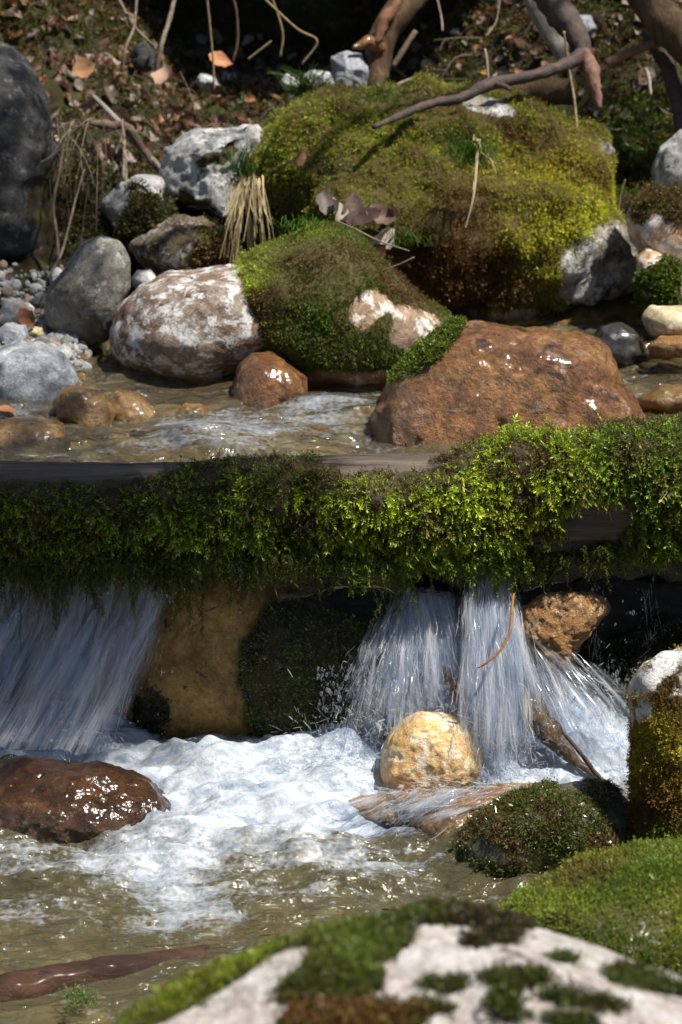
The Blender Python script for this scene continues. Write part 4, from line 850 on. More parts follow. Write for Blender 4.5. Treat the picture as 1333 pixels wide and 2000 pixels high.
fall('waterfall', 'narrow bright waterfall right of the middle one, fanning out to the right over the driftwood', [
    (1400, (918, 998, 1110, 1150, 3.79), (905, 1035, 1480, 1520, 3.60), 1.4, .5, .8),
    (700, (880, 1120, 1548, 1528, 3.54), (740, 970, 1598, 1616, 3.42), 2.0, .3, .55),
    (420, (760, 920, 1540, 1545, 3.56), (640, 820, 1600, 1612, 3.44), 2.0, .3, .45),
    (700, (965, 1010, 1180, 1260, 3.80), (1020, 1235, 1500, 1480, 3.62), 1.3, .75, .6),
    (200, (980, 1050, 1260, 1330, 3.84), (1080, 1240, 1480, 1400, 3.66), 2.4, .3, .7),
    (130, (930, 1000, 1380, 1450, 3.70), (900, 1080, 1560, 1530, 3.58), 2.4, .3, .6)],
    [([(918, 1110, 3.88), (918, 1290, 3.80), (915, 1500, 3.68)], [(1000, 1110, 3.88), (1005, 1290, 3.80), (1030, 1500, 3.68)], 1.2),
     ([(960, 1230, 3.86), (1000, 1350, 3.78), (1060, 1510, 3.66)], [(1010, 1230, 3.86), (1110, 1330, 3.78), (1240, 1480, 3.66)], .7)], 2200, (900, 1240, 1300, 1530), [(700, 920, 1080, 1440, 1530, 3.64, .1, .7, 2.2), (1100, 1040, 1230, 1380, 1500, 3.68, .3, .8, 2.8), (500, 900, 1060, 1440, 1520, 3.62, 0, 1.1, 2.8)], .15)
fall('waterfall', 'thin threads of water dripping under the right end of the log', [
    (40, (1160, 1180, 1110, 1130, 3.80), (1150, 1190, 1360, 1370, 3.78), 2.2, .3, .45), (30, (1245, 1275, 1100, 1120, 3.82), (1250, 1290, 1290, 1300, 3.82), 2.5, .3, .3),
    (5, (1066, 1070, 1150, 1160, 3.74), (1066, 1070, 1255, 1262, 3.74), 1.6, .3, .8), (24, (1080, 1096, 1305, 1312, 3.80), (1076, 1100, 1360, 1370, 3.78), 2.6, .3, .8),
    (20, (1170, 1230, 1310, 1330, 3.86), (1150, 1240, 1370, 1400, 3.80), 3, .3, .5), (8, (1295, 1330, 1215, 1225, 3.88), (1295, 1325, 1235, 1245, 3.87), 3, .3, .6)], (), 60, (1020, 1260, 1140, 1370))

# ------------------------------------------------------------------ driftwood and sticks
stick('driftwood', 'brown broken driftwood slanting down through the bright waterfall', [(915, 1240, 3.77, 9), (950, 1285, 3.74, 19), (985, 1325, 3.71, 26), (1035, 1385, 3.67, 31), (1075, 1432, 3.645, 26), (1105, 1468, 3.63, 19), (1135, 1495, 3.62, 9), (1188, 1532, 3.60, 4)], wood_mat('wet_driftwood', (.10, .055, .025), (.15, .095, .055), .6, 24, (1.4, 1, .5), 1.0, .12), 'driftwood', 70, 22, .40, 5)
stick('driftwood', 'short splintered orange piece of wood left of the narrow bright waterfall', [(866, 1300, 3.73, 3), (880, 1330, 3.72, 13), (905, 1365, 3.71, 17), (928, 1395, 3.70, 11), (944, 1420, 3.70, 2)], M_ORWOOD, 'driftwood', 40, 16, .8, 6, flat=.5)
stick('dark_stick', 'thin dark wet stick poking out of the foam at the lower end of the driftwood', [(1100, 1430, 3.56, 4), (1140, 1478, 3.55, 5), (1165, 1512, 3.54, 5), (1186, 1530, 3.53, 2)], M_BARKDARK, 'stick', 20, 8, .3, 7)
stick('orange_twig', 'thin curved orange twig hanging in front of the bright waterfall', [(1004, 1160, 3.70, 2.5), (1000, 1195, 3.66, 3.4), (997, 1232, 3.63, 3.2), (978, 1270, 3.61, 3), (950, 1295, 3.60, 2.6), (934, 1305, 3.60, 1.6)], flat_wood('orange_twig', (.26, .10, .03), (.36, .16, .05), 40), 'twig', 30, 6, .1, 8)
stick('sunken_branch', 'wet red-brown branch lying in the water at the bottom left', [(-260, 1975, 2.86, 42), (0, 1942, 2.88, 42), (120, 1918, 2.92, 40), (250, 1898, 2.96, 36), (390, 1872, 3.02, 28), (520, 1850, 3.08, 18)], M_WETLOG, 'branch', 60, 20, .12, 9)
W = onz(155, 1955, .03); Pq = np.tile(W, (90, 1)) + rng.normal(size=(90, 3)) * [.012, .012, .004]
V, F, Cc = place(FINE, Pq, rng.normal(size=(90, 3)) * .6 + [0, 0, 1], np.full(90, .016), np.tile([[.06, .1, .02]], (90, 1)), np.tile([[.22, .33, .08]], (90, 1)))
tag(mesh('water_plant', V, F, M_MOSS, origin=W, smooth=False, attrs={'Col': Cc}), 'small green sprig of plant floating against the sunken branch', 'plant')

o, og = stick('fallen_branch', 'dark forked branch resting on top of the biggest mossy boulder', [(730, 248, 5.75, 5), (790, 222, 5.85, 8), (850, 200, 5.92, 9), (900, 192, 5.95, 10), (960, 163, 6.0, 12), (1040, 148, 6.05, 11), (1100, 128, 6.1, 13), (1142, 104, 6.15, 14)], M_BARKDARK, 'branch', 60, 12, .3, 10)
stick('branch_arm', None, [(1146, 112, 6.15, 16), (1125, 68, 6.2, 22), (1090, 20, 6.25, 26), (1050, -40, 6.3, 26)], M_BARKDARK, n=26, k=12, rough=.3, seed=11, parent=o, origin=og)
stick('broken_end', 'splintered reddish end', [(1140, 100, 6.15, 14), (1155, 140, 6.12, 15), (1165, 180, 6.1, 12), (1172, 212, 6.08, 4)], flat_wood('splintered_wood', (.14, .06, .045), (.26, .15, .10), 30), n=20, k=10, rough=.4, seed=12, parent=o, origin=og)
stick('side_spur', None, [(965, 165, 6.0, 8), (985, 168, 5.97, 6), (1000, 176, 5.95, 3)], M_BARKDARK, n=8, k=8, parent=o, origin=og)
o, og = stick('dead_tree', 'crooked tan-brown dead trunk leaning over the bank above the biggest mossy boulder', [(735, 225, 6.75, 34), (738, 165, 6.75, 25), (736, 115, 6.78, 26), (752, 65, 6.8, 27), (786, 10, 6.85, 31), (825, -60, 6.9, 36)], M_BARKTAN, 'tree', 44, 20, .22, 13)
stick('branch_stub', 'orange splintered stub', [(745, 95, 6.75, 14), (722, 80, 6.72, 12), (704, 88, 6.70, 8), (690, 92, 6.68, 3)], M_ORWOOD, n=14, k=8, rough=.4, seed=14, parent=o, origin=og)
stick('peeling_bark', None, [(735, 85, 6.72, 8), (752, 40, 6.74, 12), (775, 5, 6.76, 10), (790, -30, 6.78, 8)], flat_wood('peeling_bark', (.28, .13, .06), (.16, .08, .04), 30), n=18, k=8, rough=.4, seed=15, parent=o, origin=og)
stick('dead_tree', 'thick brown trunk crossing the top right corner', [(1235, -60, 6.5, 26), (1275, 10, 6.45, 34), (1330, 70, 6.4, 40), (1420, 160, 6.35, 44)], M_BARKTAN, 'tree', 40, 20, .2, 16)
stick('root', 'dark root curving down the bank under the top right trunk', [(1262, 60, 6.55, 14), (1300, 120, 6.5, 16), (1322, 190, 6.45, 14), (1330, 260, 6.4, 10)], M_BARKDARK, 'root', 26, 10, .3, 17)
stick('fallen_stick', 'thin reddish brown stick lying below the top right trunk', [(1185, 125, 6.45, 9), (1225, 105, 6.45, 9), (1290, 80, 6.45, 8)], flat_wood('reddish_stick', (.14, .07, .035), (.22, .12, .06), 30), 'stick', 20, 10, .2, 18)
stick('bark_slab', 'pale peeling slab of wood behind the dark forked branch', [(1040, -10, 6.45, 20), (1062, 30, 6.42, 22), (1085, 75, 6.38, 20), (1110, 122, 6.34, 8)], M_BARKGREY, 'bark', 24, 12, .4, 19, flat=.5)
stick('buried_log', 'brown rotten log half buried behind the forked branch', [(960, 185, 6.65, 26), (1040, 178, 6.65, 30), (1120, 178, 6.6, 24)], M_BARKTAN, 'log', 26, 14, .3, 20)
stick('fallen_stick', 'grey stick leaning between the trunk foot and the bank', [(768, 130, 6.7, 6), (790, 95, 6.72, 6), (812, 60, 6.75, 5)], M_TWIGB, 'stick', 14, 8, .3, 21)
stick('fallen_stick', 'weathered grey stick pointing down onto the big pale limestone block', [(180, 185, 6.45, 4), (215, 220, 6.4, 6), (255, 262, 6.35, 7), (290, 305, 6.3, 7), (318, 332, 6.27, 5)], M_BARKGREY, 'stick', 24, 8, .3, 22)
stick('fallen_stick', 'broken brown stick crossing the weathered grey stick', [(175, 240, 6.35, 8), (215, 245, 6.35, 10), (250, 250, 6.35, 9), (285, 300, 6.3, 8), (305, 330, 6.28, 4)], M_TWIGB, 'stick', 24, 8, .4, 23)
TW = [([(241, 350, 5.95, 5), (243, 280, 6.2, 5), (238, 235, 6.3, 3)], 'pale root running down from the crossed sticks', M_TWIG),
      ([(222, 462, 5.9, 3), (232, 420, 5.95, 4), (245, 370, 6.0, 5), (246, 300, 6.1, 5)], 'pale thin root hanging over the white-topped limestone lump', M_TWIG),
      ([(238, 140, 6.7, 4), (245, 95, 6.7, 4), (262, 50, 6.75, 4), (268, -20, 6.8, 4)], 'pale curved twig at the left side of the dark hollow', M_TWIG),
      ([(303, 150, 6.7, 8), (315, 90, 6.7, 7), (330, 40, 6.75, 7), (345, -20, 6.8, 6)], 'thickest pale root hanging in front of the dark hollow', M_TWIG),
      ([(302, 90, 6.8, 3), (262, 50, 6.8, 4), (225, -15, 6.85, 4)], 'pale grey twig slanting across the pale curved twig', M_TWIG),
      ([(419, 175, 6.6, 3), (415, 100, 6.6, 3), (403, -20, 6.6, 3)], 'straight straw-coloured stalk in front of the dark hollow', M_STRAW),
      ([(455, 120, 6.9, 4), (464, 80, 6.9, 4), (462, 20, 6.9, 3), (450, -20, 6.9, 3)], 'thin brown twig hanging in the middle of the dark hollow', M_TWIGB),
      ([(382, 225, 6.4, 3), (370, 180, 6.45, 2.5), (352, 140, 6.5, 2)], 'short dark twig standing in the dead leaves', M_BARKDARK),
      ([(590, 125, 6.5, 3), (620, 80, 6.5, 3), (580, 55, 6.5, 3), (515, -5, 6.5, 3)], 'bent straw-coloured stalk at the right side of the dark hollow', M_STRAW),
      ([(548, 110, 6.6, 3), (552, 60, 6.6, 3), (530, -10, 6.6, 3)], 'upright straw-coloured stalk at the right side of the dark hollow', M_STRAW),
      ([(485, 115, 6.5, 3), (530, 80, 6.5, 3)], 'short straw-coloured stalk lying on the moss by the dark hollow', M_STRAW),
      ([(60, 325, 5.9, 2.5), (100, 305, 5.9, 3), (125, 265, 6.0, 3), (150, 245, 6.1, 3)], 'arched dry stalk at the left edge of the dry grass', M_TWIG),
      ([(115, 520, 5.7, 4), (112, 470, 5.75, 5), (104, 400, 5.8, 5), (115, 340, 5.85, 4), (125, 280, 5.9, 3)], 'brown root hanging down past the tall dark rock', M_TWIGB),
      ([(93, 542, 5.6, 3), (118, 500, 5.7, 4), (135, 440, 5.75, 4), (150, 380, 5.8, 3), (165, 330, 5.85, 3)], 'pale root hanging down beside the brown root', M_TWIG),
      ([(1128, 255, 6.0, 3.5), (1122, 190, 6.05, 3.5), (1110, 120, 6.1, 3), (1102, 60, 6.1, 3)], 'straight yellow straw standing behind the forked branch', M_STRAW),
      ([(1206, 430, 5.95, 3), (1212, 385, 5.95, 3), (1222, 350, 5.95, 2)], 'short yellow straw right of the biggest mossy boulder', M_STRAW),
      ([(955, 160, 6.2, 3.5), (952, 120, 6.25, 3.5), (948, 95, 6.3, 3.5)], 'short pale stick standing on the bank above the forked branch', M_TWIG),
      ([(865, 60, 6.6, 3), (862, 30, 6.65, 3), (850, -20, 6.7, 3)], 'pale twig right of the crooked trunk', M_TWIG),
      ([(950, 70, 6.6, 2.5), (970, 40, 6.65, 2.5), (978, -15, 6.7, 2.5)], 'thin twig hanging over the lit right bank', M_TWIG),
      ([(810, 502, 5.2, 2), (770, 520, 5.2, 2), (700, 545, 5.22, 2.5), (640, 562, 5.22, 2)], 'thin pale twig lying on the dark green mossy boulder', M_TWIG),
      ([(800, 490, 5.3, 2), (740, 470, 5.3, 2.5), (690, 445, 5.32, 2.5), (655, 430, 5.35, 2.5)], 'thin grey twig beside the curled dead leaves', M_TWIG),
      ([(775, 165, 6.3, 5), (800, 155, 6.35, 5), (815, 150, 6.4, 4)], 'short pale twig lying behind the top of the biggest mossy boulder', M_TWIG),
      ([(1272, 185, 6.1, 4), (1268, 150, 6.15, 6), (1262, 135, 6.2, 6)], 'knobbly grey stub standing under the top right trunk', M_BARKGREY)]
for i, (pts, lb, m) in enumerate(TW):
    stick('twig' if m in (M_TWIG, M_TWIGB, M_BARKDARK, M_BARKGREY) else 'dry_stalk', lb, pts, m, 'twig' if m is not M_STRAW else 'dry stalk', 24, 6, .35, 40 + i, thin=.68, group='twigs and stalks on the bank')

# blades of dry grass: tapered ribbons folded along the middle
def blades(name, label, cat, specs, group=None):
    """specs: list of (list of (px,py,Y), width px, colour)"""
    Vs, Fs, Cs, k = [], [], [], 0
    for pts, wd, c in specs:
        L = spline([P(*q) for q in pts], 10); T = np.gradient(L, axis=0)
        S = np.cross(T, rng.normal(size=3)); S /= np.linalg.norm(S, axis=1, keepdims=True) + 1e-9; U = np.cross(S, T); U /= np.linalg.norm(U, axis=1, keepdims=True) + 1e-9
        w_ = wd * pts[0][2] / FPX * .5 * np.linspace(1, .25, 10)[:, None]
        V = np.stack([L - S * w_, L + U * w_ * .5, L + S * w_], 1).reshape(-1, 3)
        f = []
        for a in range(9):
            for b in (0, 1): f.append([a * 3 + b, a * 3 + b + 1, a * 3 + 4 + b, a * 3 + 3 + b])
        Vs.append(V); Fs.append(np.array(f) + k); k += len(V); Cs.append(np.tile(np.array(c) * math.exp(rng.normal() * .2), (30, 1)))
    V = np.vstack(Vs); org = V[0]
    return tag(mesh(name, V, np.vstack(Fs), M_BLADE, origin=org, attrs={'Col': np.clip(np.vstack(Cs), 0, 1)}), label, cat, group)
M_BLADE = col_mat('grass_blades', .6, .25)
ST = (.42, .33, .18)
sp = []
for q in range(58):
    a = rng.random(); x1 = 436 + 88 * a ** 1.2 + rng.normal() * 9; x0 = 488 + 16 * rng.normal()
    sp.append(([(x0, 352 + rng.normal() * 6, 5.75), (x0 * .6 + x1 * .4, 350 + rng.normal() * 6 + abs(x1 - 490) * .25, 5.66), (x0 * .3 + x1 * .7, 400, 5.62), (x1 + rng.normal() * 5, rng.uniform(415, 525), 5.58)], 4.2, ST))
blades('dry_grass_tuft', 'hanging tuft of straw-coloured grass on the left end of the biggest mossy boulder', 'grass tuft', sp)
sp = []
for q in range(46):
    x0 = rng.uniform(85, 215); y0 = rng.uniform(225, 330); dx = rng.normal() * 55; L = rng.uniform(30, 170) * rng.uniform(.5, 1)
    sp.append(([(x0, y0, 6.1), (x0 + dx * .4, y0 - 10 + rng.normal() * 6, 6.0), (x0 + dx * .8, y0 + L * .45, 5.92), (x0 + dx, y0 + L, 5.88)], 2.3, (.27, .22, .15)))
blades('dry_grass_tuft', 'thin loose tuft of grey dry grass hanging beside the tall dark rock', 'grass tuft', sp)
blades('dry_grass_tuft', 'few pale dry blades hanging over the brown patch of the biggest mossy boulder', 'grass tuft', [([(936, 272, 5.62), (932, 310, 5.56), (926, 380, 5.50), (910, 444, 5.48)], 8, ST), ([(930, 268, 5.62), (940, 290, 5.58), (930, 330, 5.55), (925, 370, 5.5)], 6, ST), ([(952, 288, 5.6), (966, 300, 5.56), (975, 325, 5.53), (985, 340, 5.5)], 7, ST), ([(950, 290, 5.6), (962, 315, 5.55), (970, 338, 5.5)], 5, ST), ([(926, 262, 5.62), (928, 280, 5.6), (945, 300, 5.56), (968, 318, 5.5)], 3, ST)])
sp = []
for q in range(110):
    x0 = 925 + rng.normal() * 22; y0 = 305 + rng.normal() * 10; dx = rng.normal() * 26
    sp.append(([(x0, y0, 5.66), (x0 + dx * .5, y0 - 22, 5.60), (x0 + dx, y0 - rng.uniform(0, 48), 5.54)], 2.2, (.07, .15, .02)))
blades('grass_tuft', 'small fresh green grass tuft on top of the biggest mossy boulder', 'grass tuft', sp)
sp = []
for q in range(70):
    x0 = 600 + rng.normal() * 16; y0 = 185 + rng.normal() * 5; dx = rng.normal() * 38
    sp.append(([(x0, y0, 6.45), (x0 + dx * .5, y0 - 35, 6.4), (x0 + dx, y0 - rng.uniform(20, 60), 6.35)], 3, (.06, .11, .02)))
blades('grass_tuft', 'green grass tuft behind the upper left end of the biggest mossy boulder', 'grass tuft', sp)
sp = []
for q in range(60):
    x0 = 478 + rng.normal() * 14; y0 = 345 + rng.normal() * 18; dx = rng.normal() * 24
    sp.append(([(x0, y0, 5.85), (x0 + dx * .5, y0 - 28, 5.8), (x0 + dx, y0 - rng.uniform(0, 55), 5.75)], 2.6, (.08, .17, .03)))
blades('grass_tuft', 'green grass tuft in the gap between the pale block and the biggest mossy boulder', 'grass tuft', sp)
for a_, b_, c_, lb in ((590, 445, 5.35, 'low green grass tuft on the dark green mossy boulder'), (790, 470, 5.5, 'low green grass tuft at the right end of the curled dead leaves')):
    sp = []
    for q in range(60):
        x0 = a_ + rng.normal() * 26; y0 = b_ + rng.normal() * 8; dx = rng.normal() * 18
        sp.append(([(x0, y0, c_), (x0 + dx * .5, y0 - 14, c_ - .05), (x0 + dx, y0 - rng.uniform(-6, 26), c_ - .1)], 2.2, (.08, .17, .02)))
    blades('grass_tuft', lb, 'grass tuft', sp)

# ------------------------------------------------------------------ dead leaves
M_LEAF = col_mat('dead_leaves', .55, .2, .5, .4)
LC = np.array([(.20, .11, .07), (.26, .10, .04), (.20, .155, .125), (.30, .21, .15), (.11, .06, .04), (.25, .20, .17), (.15, .07, .04)])
def leaf_proto(r):
    n, k = 9, 5; t_ = np.linspace(0, 1, n); w_ = np.sin(np.pi * t_ ** .85) ** .8 * .33 + .01
    s_ = np.linspace(-1, 1, k); a, b = r.uniform(.2, .9), r.uniform(-.5, .6)
    V = []
    for i in range(n):
        for s0 in s_:
            x = s0 * w_[i] * (1 + .12 * math.sin(i * 2.4)); cu = a * (s0 * w_[i] * 1.9) ** 2
            V.append((x, t_[i] - .5, cu + b * (t_[i] - .5) ** 2 + .03 * math.sin(7 * t_[i] + s0 * 3 * r.random())))
    return np.array(V), grid_faces(k, n)
LP = [leaf_proto(_r) for _ in range(9)]
def leaves(Pt, Nn, S, tilt=.5, cols=LC):
    Vs, Fs, Cs, k = [], [], [], 0
    for i in range(len(Pt)):
        v, f = LP[rng.integers(len(LP))]; nz = Nn[i] + rng.normal(size=3) * tilt; nz /= np.linalg.norm(nz)
        ax = np.cross(nz, rng.normal(size=3)); ax /= np.linalg.norm(ax); ay = np.cross(nz, ax)
        W = Pt[i] + S[i] * (v[:, :1] * ax + v[:, 1:2] * ay + v[:, 2:] * nz); Vs.append(W); Fs.append(f + k); k += len(v)
        Cs.append(np.tile(cols[rng.integers(len(cols))] * math.exp(rng.normal() * .25), (len(v), 1)))
    return np.vstack(Vs), np.vstack(Fs), np.clip(np.vstack(Cs), 0, 1)
def gpts(n, regions, ymin=5.4, ymax=8.5):
    """points on the soil whose place falls inside photo ellipses"""
    n = int(n * (1.25 if ymax > 9 else 1)); x = rng.uniform(-1.7, 1.7, n); y = rng.uniform(ymin, ymax, n); z = ground_z(x, y); V = np.stack([x, y, z], 1)
    px, py = proj(V); k = np.zeros(n)
    for e in regions: k = np.maximum(k, np.clip(blob(px, py, *e[:5]) * 2 + .15, 0, 1) * e[5])
    keep = rng.random(n) < k; V = V[keep]; e_ = .02
    N = np.stack([-(ground_z(V[:, 0] + e_, V[:, 1]) - V[:, 2]) / e_, -(ground_z(V[:, 0], V[:, 1] + e_) - V[:, 2]) / e_, np.ones(len(V))], 1)
    return V, N / np.linalg.norm(N, axis=1, keepdims=True)
V, N = gpts(17000, [(300, 190, 280, 110, 10, .55), (130, 180, 100, 90, 0, .5), (430, 150, 220, 40, 0, .5), (950, 100, 200, 90, 0, .2), (1200, 160, 150, 120, 0, .12), (250, 290, 100, 60, 0, .3), (120, 30, 240, 90, 0, .3), (1100, 40, 260, 90, 0, .25), (480, 120, 200, 70, 0, .3)], 5.4, 9.2)
Vv, Ff, Cc = leaves(V + N * .010, N, .050 * np.exp(rng.normal(size=len(V)) * .3), .55)
tag(mesh('leaf_litter', Vv, Ff, M_LEAF, attrs={'Col': Cc}), 'brown and rust dead beech leaves covering the upper bank', 'leaf litter', kind='stuff')
def one_leaf(label, px, py, Y, size, c, nrm=(0, -.6, .8)):
    p = P(px, py, Y); Vv, Ff, Cc = leaves(p[None], np.array([nrm]), np.array([size * .85]), .35, np.array([c]) * .8)
    tag(mesh('dead_leaf', Vv, Ff, M_LEAF, origin=p, attrs={'Col': Cc}), label, 'leaf', 'single dead leaves')
one_leaf('big pale orange leaf standing up in the litter below the top left corner', 165, 135, 6.5, .13, (.50, .26, .12))
one_leaf('rust-red leaf standing on the gravel left of the round grey stone', 52, 622, 5.3, .075, (.24, .08, .035), (.2, -1, .2))
one_leaf('orange-brown leaf at the left edge on the dark wet sand', 8, 802, 4.75, .07, (.34, .14, .05))
one_leaf('grey curled leaf, the left one on the biggest mossy boulder', 635, 398, 5.62, .10, (.20, .16, .14), (0, -.8, .5))
one_leaf('grey-brown curled leaf in the middle of the row on the mossy boulder', 690, 408, 5.6, .11, (.19, .13, .11), (.2, -.8, .5))
one_leaf('brown torn leaf at the right end of the row on the mossy boulder', 745, 422, 5.58, .11, (.22, .12, .08), (-.2, -.8, .4))
one_leaf('narrow tan leaf lying over the left grey curled leaf', 655, 408, 5.58, .09, (.30, .24, .20), (.6, -.7, .3))
one_leaf('dark brown curled leaf between the middle and the torn leaf', 718, 425, 5.56, .10, (.13, .08, .06), (-.6, -.5, .5))
one_leaf('reddish leaf tucked under the torn leaf at the right end of the row', 765, 412, 5.6, .08, (.24, .11, .07), (.7, -.5, .3))
one_leaf('rust-brown leaf hanging lowest below the row of curled leaves', 732, 495, 5.42, .09, (.25, .10, .05), (.1, -1, .2))
one_leaf('grey leaf hanging between the torn leaf and the lowest rust-brown leaf', 748, 462, 5.48, .10, (.32, .26, .23), (.3, -1, .1))
one_leaf('small brown leaf stuck in the moss near the upper left of the biggest boulder', 582, 305, 5.75, .07, (.28, .16, .09), (0, -1, .3))
one_leaf('orange leaf in front of the dark hollow', 430, 118, 6.9, .10, (.36, .15, .06))
one_leaf('pale tan leaf lying at the foot of the thickest hanging root', 322, 150, 6.6, .12, (.42, .27, .18))
one_leaf('small green and orange leaf on the lit right bank', 945, 142, 6.4, .05, (.40, .20, .06))

# ------------------------------------------------------------------ moss and low plants on the bank, gravel
V, N = gpts(110000, [(300, 130, 170, 90, 0, .35), (250, 230, 160, 60, 0, .25), (1260, 280, 110, 160, 0, .95), (1120, 330, 160, 90, 0, .8), (430, 210, 190, 60, 0, .35), (900, 90, 260, 110, 0, .3), (160, 400, 110, 120, 0, .8), (250, 400, 90, 120, 0, .4), (60, 60, 120, 90, 0, .4), (560, 100, 130, 60, 0, .35), (1230, 160, 130, 90, 0, .3), (650, 130, 200, 60, 0, .2), (140, 30, 260, 90, 0, .6), (1120, 40, 280, 110, 0, .6)], 5.4, 9.2)
px, py = proj(V)
c = blend(px, py, (.07, .065, .012), ((.08, .13, .010), (1240, 330, 130, 130)), ((.06, .05, .012), (150, 400, 120, 120)), ((.065, .085, .012), (430, 215, 120, 50)), ((.10, .10, .015), (300, 130, 140, 70)))
c = mottled(c, V, (.085, .045, .015), 8, .7, 5) * np.exp(rng.normal(size=(len(V), 1)) * .3)
Va, Fa, Ca = place(MED, V, N + rng.normal(size=(len(V), 3)) * .6, .026 * np.exp(rng.normal(size=len(V)) * .3), c * .6, c * 1.7)
tag(mesh('bank_moss', Va, Fa, M_MOSS, smooth=False, attrs={'Col': Ca}), 'patchy green and brown moss growing on the bank between the leaves', 'moss', kind='stuff')
V, N = gpts(5200, [(300, 190, 300, 120, 10, .12), (950, 100, 260, 110, 0, .2), (1220, 170, 150, 140, 0, .2), (520, 170, 160, 50, 0, .12), (150, 330, 120, 120, 0, .2)])
Bv, Bf, Bc, k = [], [], [], 0
for p_, n_ in zip(V, N):
    d = rng.normal(size=3) * [1, .6, .35] + n_ * rng.uniform(.1, .8); d /= np.linalg.norm(d); L = rng.uniform(.05, .22)
    e = p_ + d * L; mid = (p_ + e) / 2 + rng.normal(size=3) * L * .15; e = e + np.array([0, 0, -L * rng.uniform(0, .5)])
    v_, f_, f2_ = tube_arr([p_, mid, e], np.array([1, .8, .35]) * rng.uniform(.0010, .0026), 7, 4); Bv.append(v_); Bf.append(f_ + k); k += len(v_)
    Bc.append(np.tile(np.array([(.24, .18, .10), (.12, .08, .05), (.30, .25, .18), (.07, .05, .035)][rng.integers(4)]) * math.exp(rng.normal() * .2), (len(v_), 1)))
tag(mesh('twig_litter', np.vstack(Bv), np.vstack(Bf), M_BLADE, attrs={'Col': np.clip(np.vstack(Bc), 0, 1)}), 'tangle of fine dry stalks and broken twigs over the upper bank', 'twig litter', kind='stuff')
V, N = gpts(1500, [(960, 110, 200, 90, 0, .25), (480, 175, 220, 40, 0, .3), (1180, 230, 80, 60, 0, .2), (260, 200, 200, 60, 0, .12)]); n_ = len(V); iv4, iF4 = ico(2); gr4 = iv4 * (1 + .3 * gn(iv4 * 1.7, 5))[:, None]
Vg4 = (V[:, None] + gr4[None] * (np.minimum(rng.gamma(2, .007, n_), .022)[:, None, None] + .005) * rng.uniform(.5, 1.3, (n_, 1, 3))).reshape(-1, 3); gc4 = np.array([(.42, .41, .40), (.30, .29, .27), (.22, .2, .17)])[rng.integers(0, 3, n_)]
tag(mesh('bank_pebbles', Vg4, (iF4[None] + (np.arange(n_) * len(iv4))[:, None, None]).reshape(-1, 3), col_mat('bank_pebbles', .8, 0, .5), smooth=False, attrs={'Col': np.repeat(gc4, len(iv4), 0)}), 'pale pebbles showing between the dead leaves of the upper bank', 'pebbles', kind='stuff')
# hanging rootlets and moss along the overhang
n = 5000; hx = rng.uniform(-1.6, 1.6, n); sel = rng.integers(0, len(Vh), n * 3); sel = sel[(Vh[sel, 1] < 8.2) & (Vh[sel, 2] < 1.9) & (abs(Vh[sel, 0]) < 1.6)]
Pt = Vh[sel]; c = mottled(np.tile((.05, .045, .012), (len(Pt), 1)), Pt, (.09, .05, .018), 5, .8)
Va, Fa, Ca = place(MED, Pt, rng.normal(size=(len(Pt), 3)) * .5 + [0, -.5, -.7], .055 * np.exp(rng.normal(size=len(Pt)) * .3), c * .6, c * 1.6)
tag(mesh('overhang_moss', Va, Fa, M_MOSS, smooth=False, attrs={'Col': Ca}), 'brownish moss hanging from the edge of the overhanging bank', 'moss', kind='stuff')
x = rng.uniform(-1.5, -.55, 7000); y = rng.uniform(4.85, 6.1, 7000); zz = ground_z(x, y); gpx, gpy = proj(np.stack([x, y, zz], 1)); k = (zz > .44) & (gpy > 528 + rng.normal(size=7000) * 6) & (gpx < 215); x, y, zz = x[k], y[k], zz[k]
Pt = np.stack([x, y, zz + .003], 1); n = len(Pt); iv3, iF3 = ico(2)
R_ = rng.gamma(2.0, .0026, n) + .0025; sq = rng.uniform(.6, 1.25, (n, 3)); gr = iv3 * (1 + .22 * gn(iv3 * 1.7, 3))[:, None]
Vg = (Pt[:, None] + gr[None] * (R_[:, None, None] * sq[:, None])).reshape(-1, 3); Fg = (iF3[None] + (np.arange(n) * len(iv3))[:, None, None]).reshape(-1, 3)
gc = np.array([(.30, .31, .32), (.22, .23, .24), (.38, .37, .35), (.26, .20, .14), (.16, .15, .13)])[rng.integers(0, 5, n)]
tag(mesh('gravel', Vg, Fg, col_mat('gravel', .8, 0, .5), smooth=False, attrs={'Col': np.repeat(gc, len(iv3), 0)}), 'fine blue-grey gravel on the left bank beside the round grey stone', 'gravel', kind='stuff')
# pebbles on the stream bed and pool bed
n = 2600; x = rng.uniform(-1.4, 1.3, n); y = np.where(rng.random(n) < .5, rng.uniform(2.2, 3.9, n), rng.uniform(4.35, 5.7, n)); zz = ground_z(x, y); kk = zz < .43; x, y, zz = x[kk], y[kk], zz[kk]; n = len(x)
Pt = np.stack([x, y, zz], 1); R_ = rng.gamma(2.2, .010, n) + .006; sq = rng.uniform(.6, 1.25, (n, 3)) * [[1, 1, .55]]
Vg = (Pt[:, None] + gr[None] * (R_[:, None, None] * sq[:, None])).reshape(-1, 3); Fg = (iF3[None] + (np.arange(n) * len(iv3))[:, None, None]).reshape(-1, 3)
gc = np.array([(.26, .16, .06), (.20, .13, .05), (.30, .22, .11), (.14, .10, .05), (.10, .085, .05)])[rng.integers(0, 5, n)]
tag(mesh('bed_pebbles', Vg, Fg, col_mat('bed_pebbles', .7, 0, .5), attrs={'Col': np.repeat(gc, len(iv3), 0)}), 'ochre pebbles lying on the bed under the water', 'pebbles', kind='stuff')

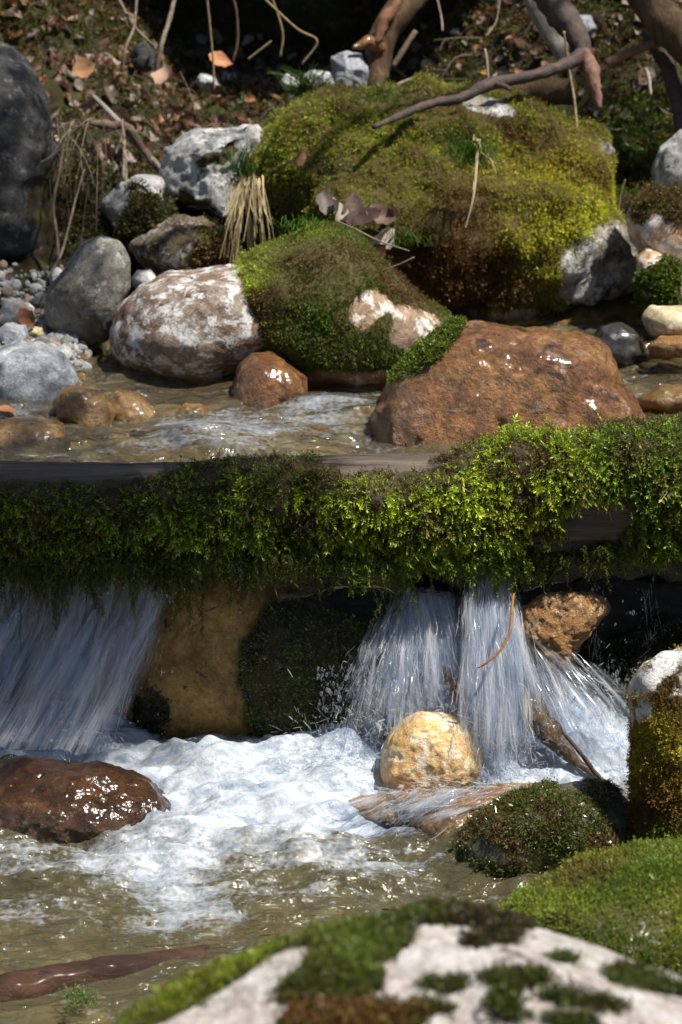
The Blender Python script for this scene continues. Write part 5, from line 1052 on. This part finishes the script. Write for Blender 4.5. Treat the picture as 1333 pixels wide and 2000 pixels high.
# ------------------------------------------------------------------ shade trees outside the picture
def shade_tree(label, base, targets, up, spread, nleaf, lsize, seed):
    """a leafy branch crown standing where the sun comes from, so that the listed places lie in its dappled shade"""
    r = np.random.default_rng(seed); base = np.array(base, float)
    tops = [np.array(t_) + SUN * up for t_ in targets]; ctr = np.mean(tops, 0)
    V, F, F2 = tube_arr([base, base * [1, 1, 0] + [0, 0, ctr[2] * .5], [base[0] * .8 + ctr[0] * .2, base[1] * .8 + ctr[1] * .2, ctr[2] + .4]], [.16, .13, .06], 30, 12, .15, seed)
    o = tag(mesh('tree', V, [F, F2], M_BARKTAN, origin=base), label, 'tree')
    hub = np.array([base[0] * .8 + ctr[0] * .2, base[1] * .8 + ctr[1] * .2, ctr[2] * .8]); Vs, Fs, k = [], [], 0
    for tp in tops:
        v, f, f2 = tube_arr([hub, (hub + tp) / 2 + [0, 0, .15], tp], [.05, .03, .01], 16, 6, .2, seed); Vs.append(v); Fs.append(f + k); k += len(v)
    mesh('limb', np.vstack(Vs), np.vstack(Fs), M_BARKTAN, parent=o, origin=base)
    Pt = np.concatenate([tp + r.normal(size=(nleaf, 3)) * np.array(s_) for tp, s_ in zip(tops, spread)])
    c = np.tile((.05, .09, .02), (len(Pt), 1)) * np.exp(r.normal(size=(len(Pt), 1)) * .2)
    V, F, Cc = place(STAR, Pt, r.normal(size=(len(Pt), 3)), np.full(len(Pt), lsize), c, c * 1.5)
    mesh('crown', V, F, M_MOSS, parent=o, origin=base, smooth=False, attrs={'Col': Cc})
# targets are places on the stream: left fall and foam, left half of the log, left rocks
shade_tree('leafy tree standing out of view left of the stream', (-3.6, 1.6, .5), [P(40, 1180, 3.8), P(-60, 1000, 3.8), P(230, 1050, 3.8), P(20, 780, 4.6), P(60, 300, 6.0), P(1290, 60, 6.6), P(-40, 560, 5.6)], 3.6, [(.16, .10, .10), (.22, .16, .16), (.17, .1, .08), (.2, .2, .15), (.28, .22, .25), (.22, .2, .2), (.2, .2, .2)], 230, .085, 3)
print('verts', sum(len(o.data.vertices) for o in bpy.data.objects if o.type == 'MESH'), 'objects', len(bpy.data.objects))
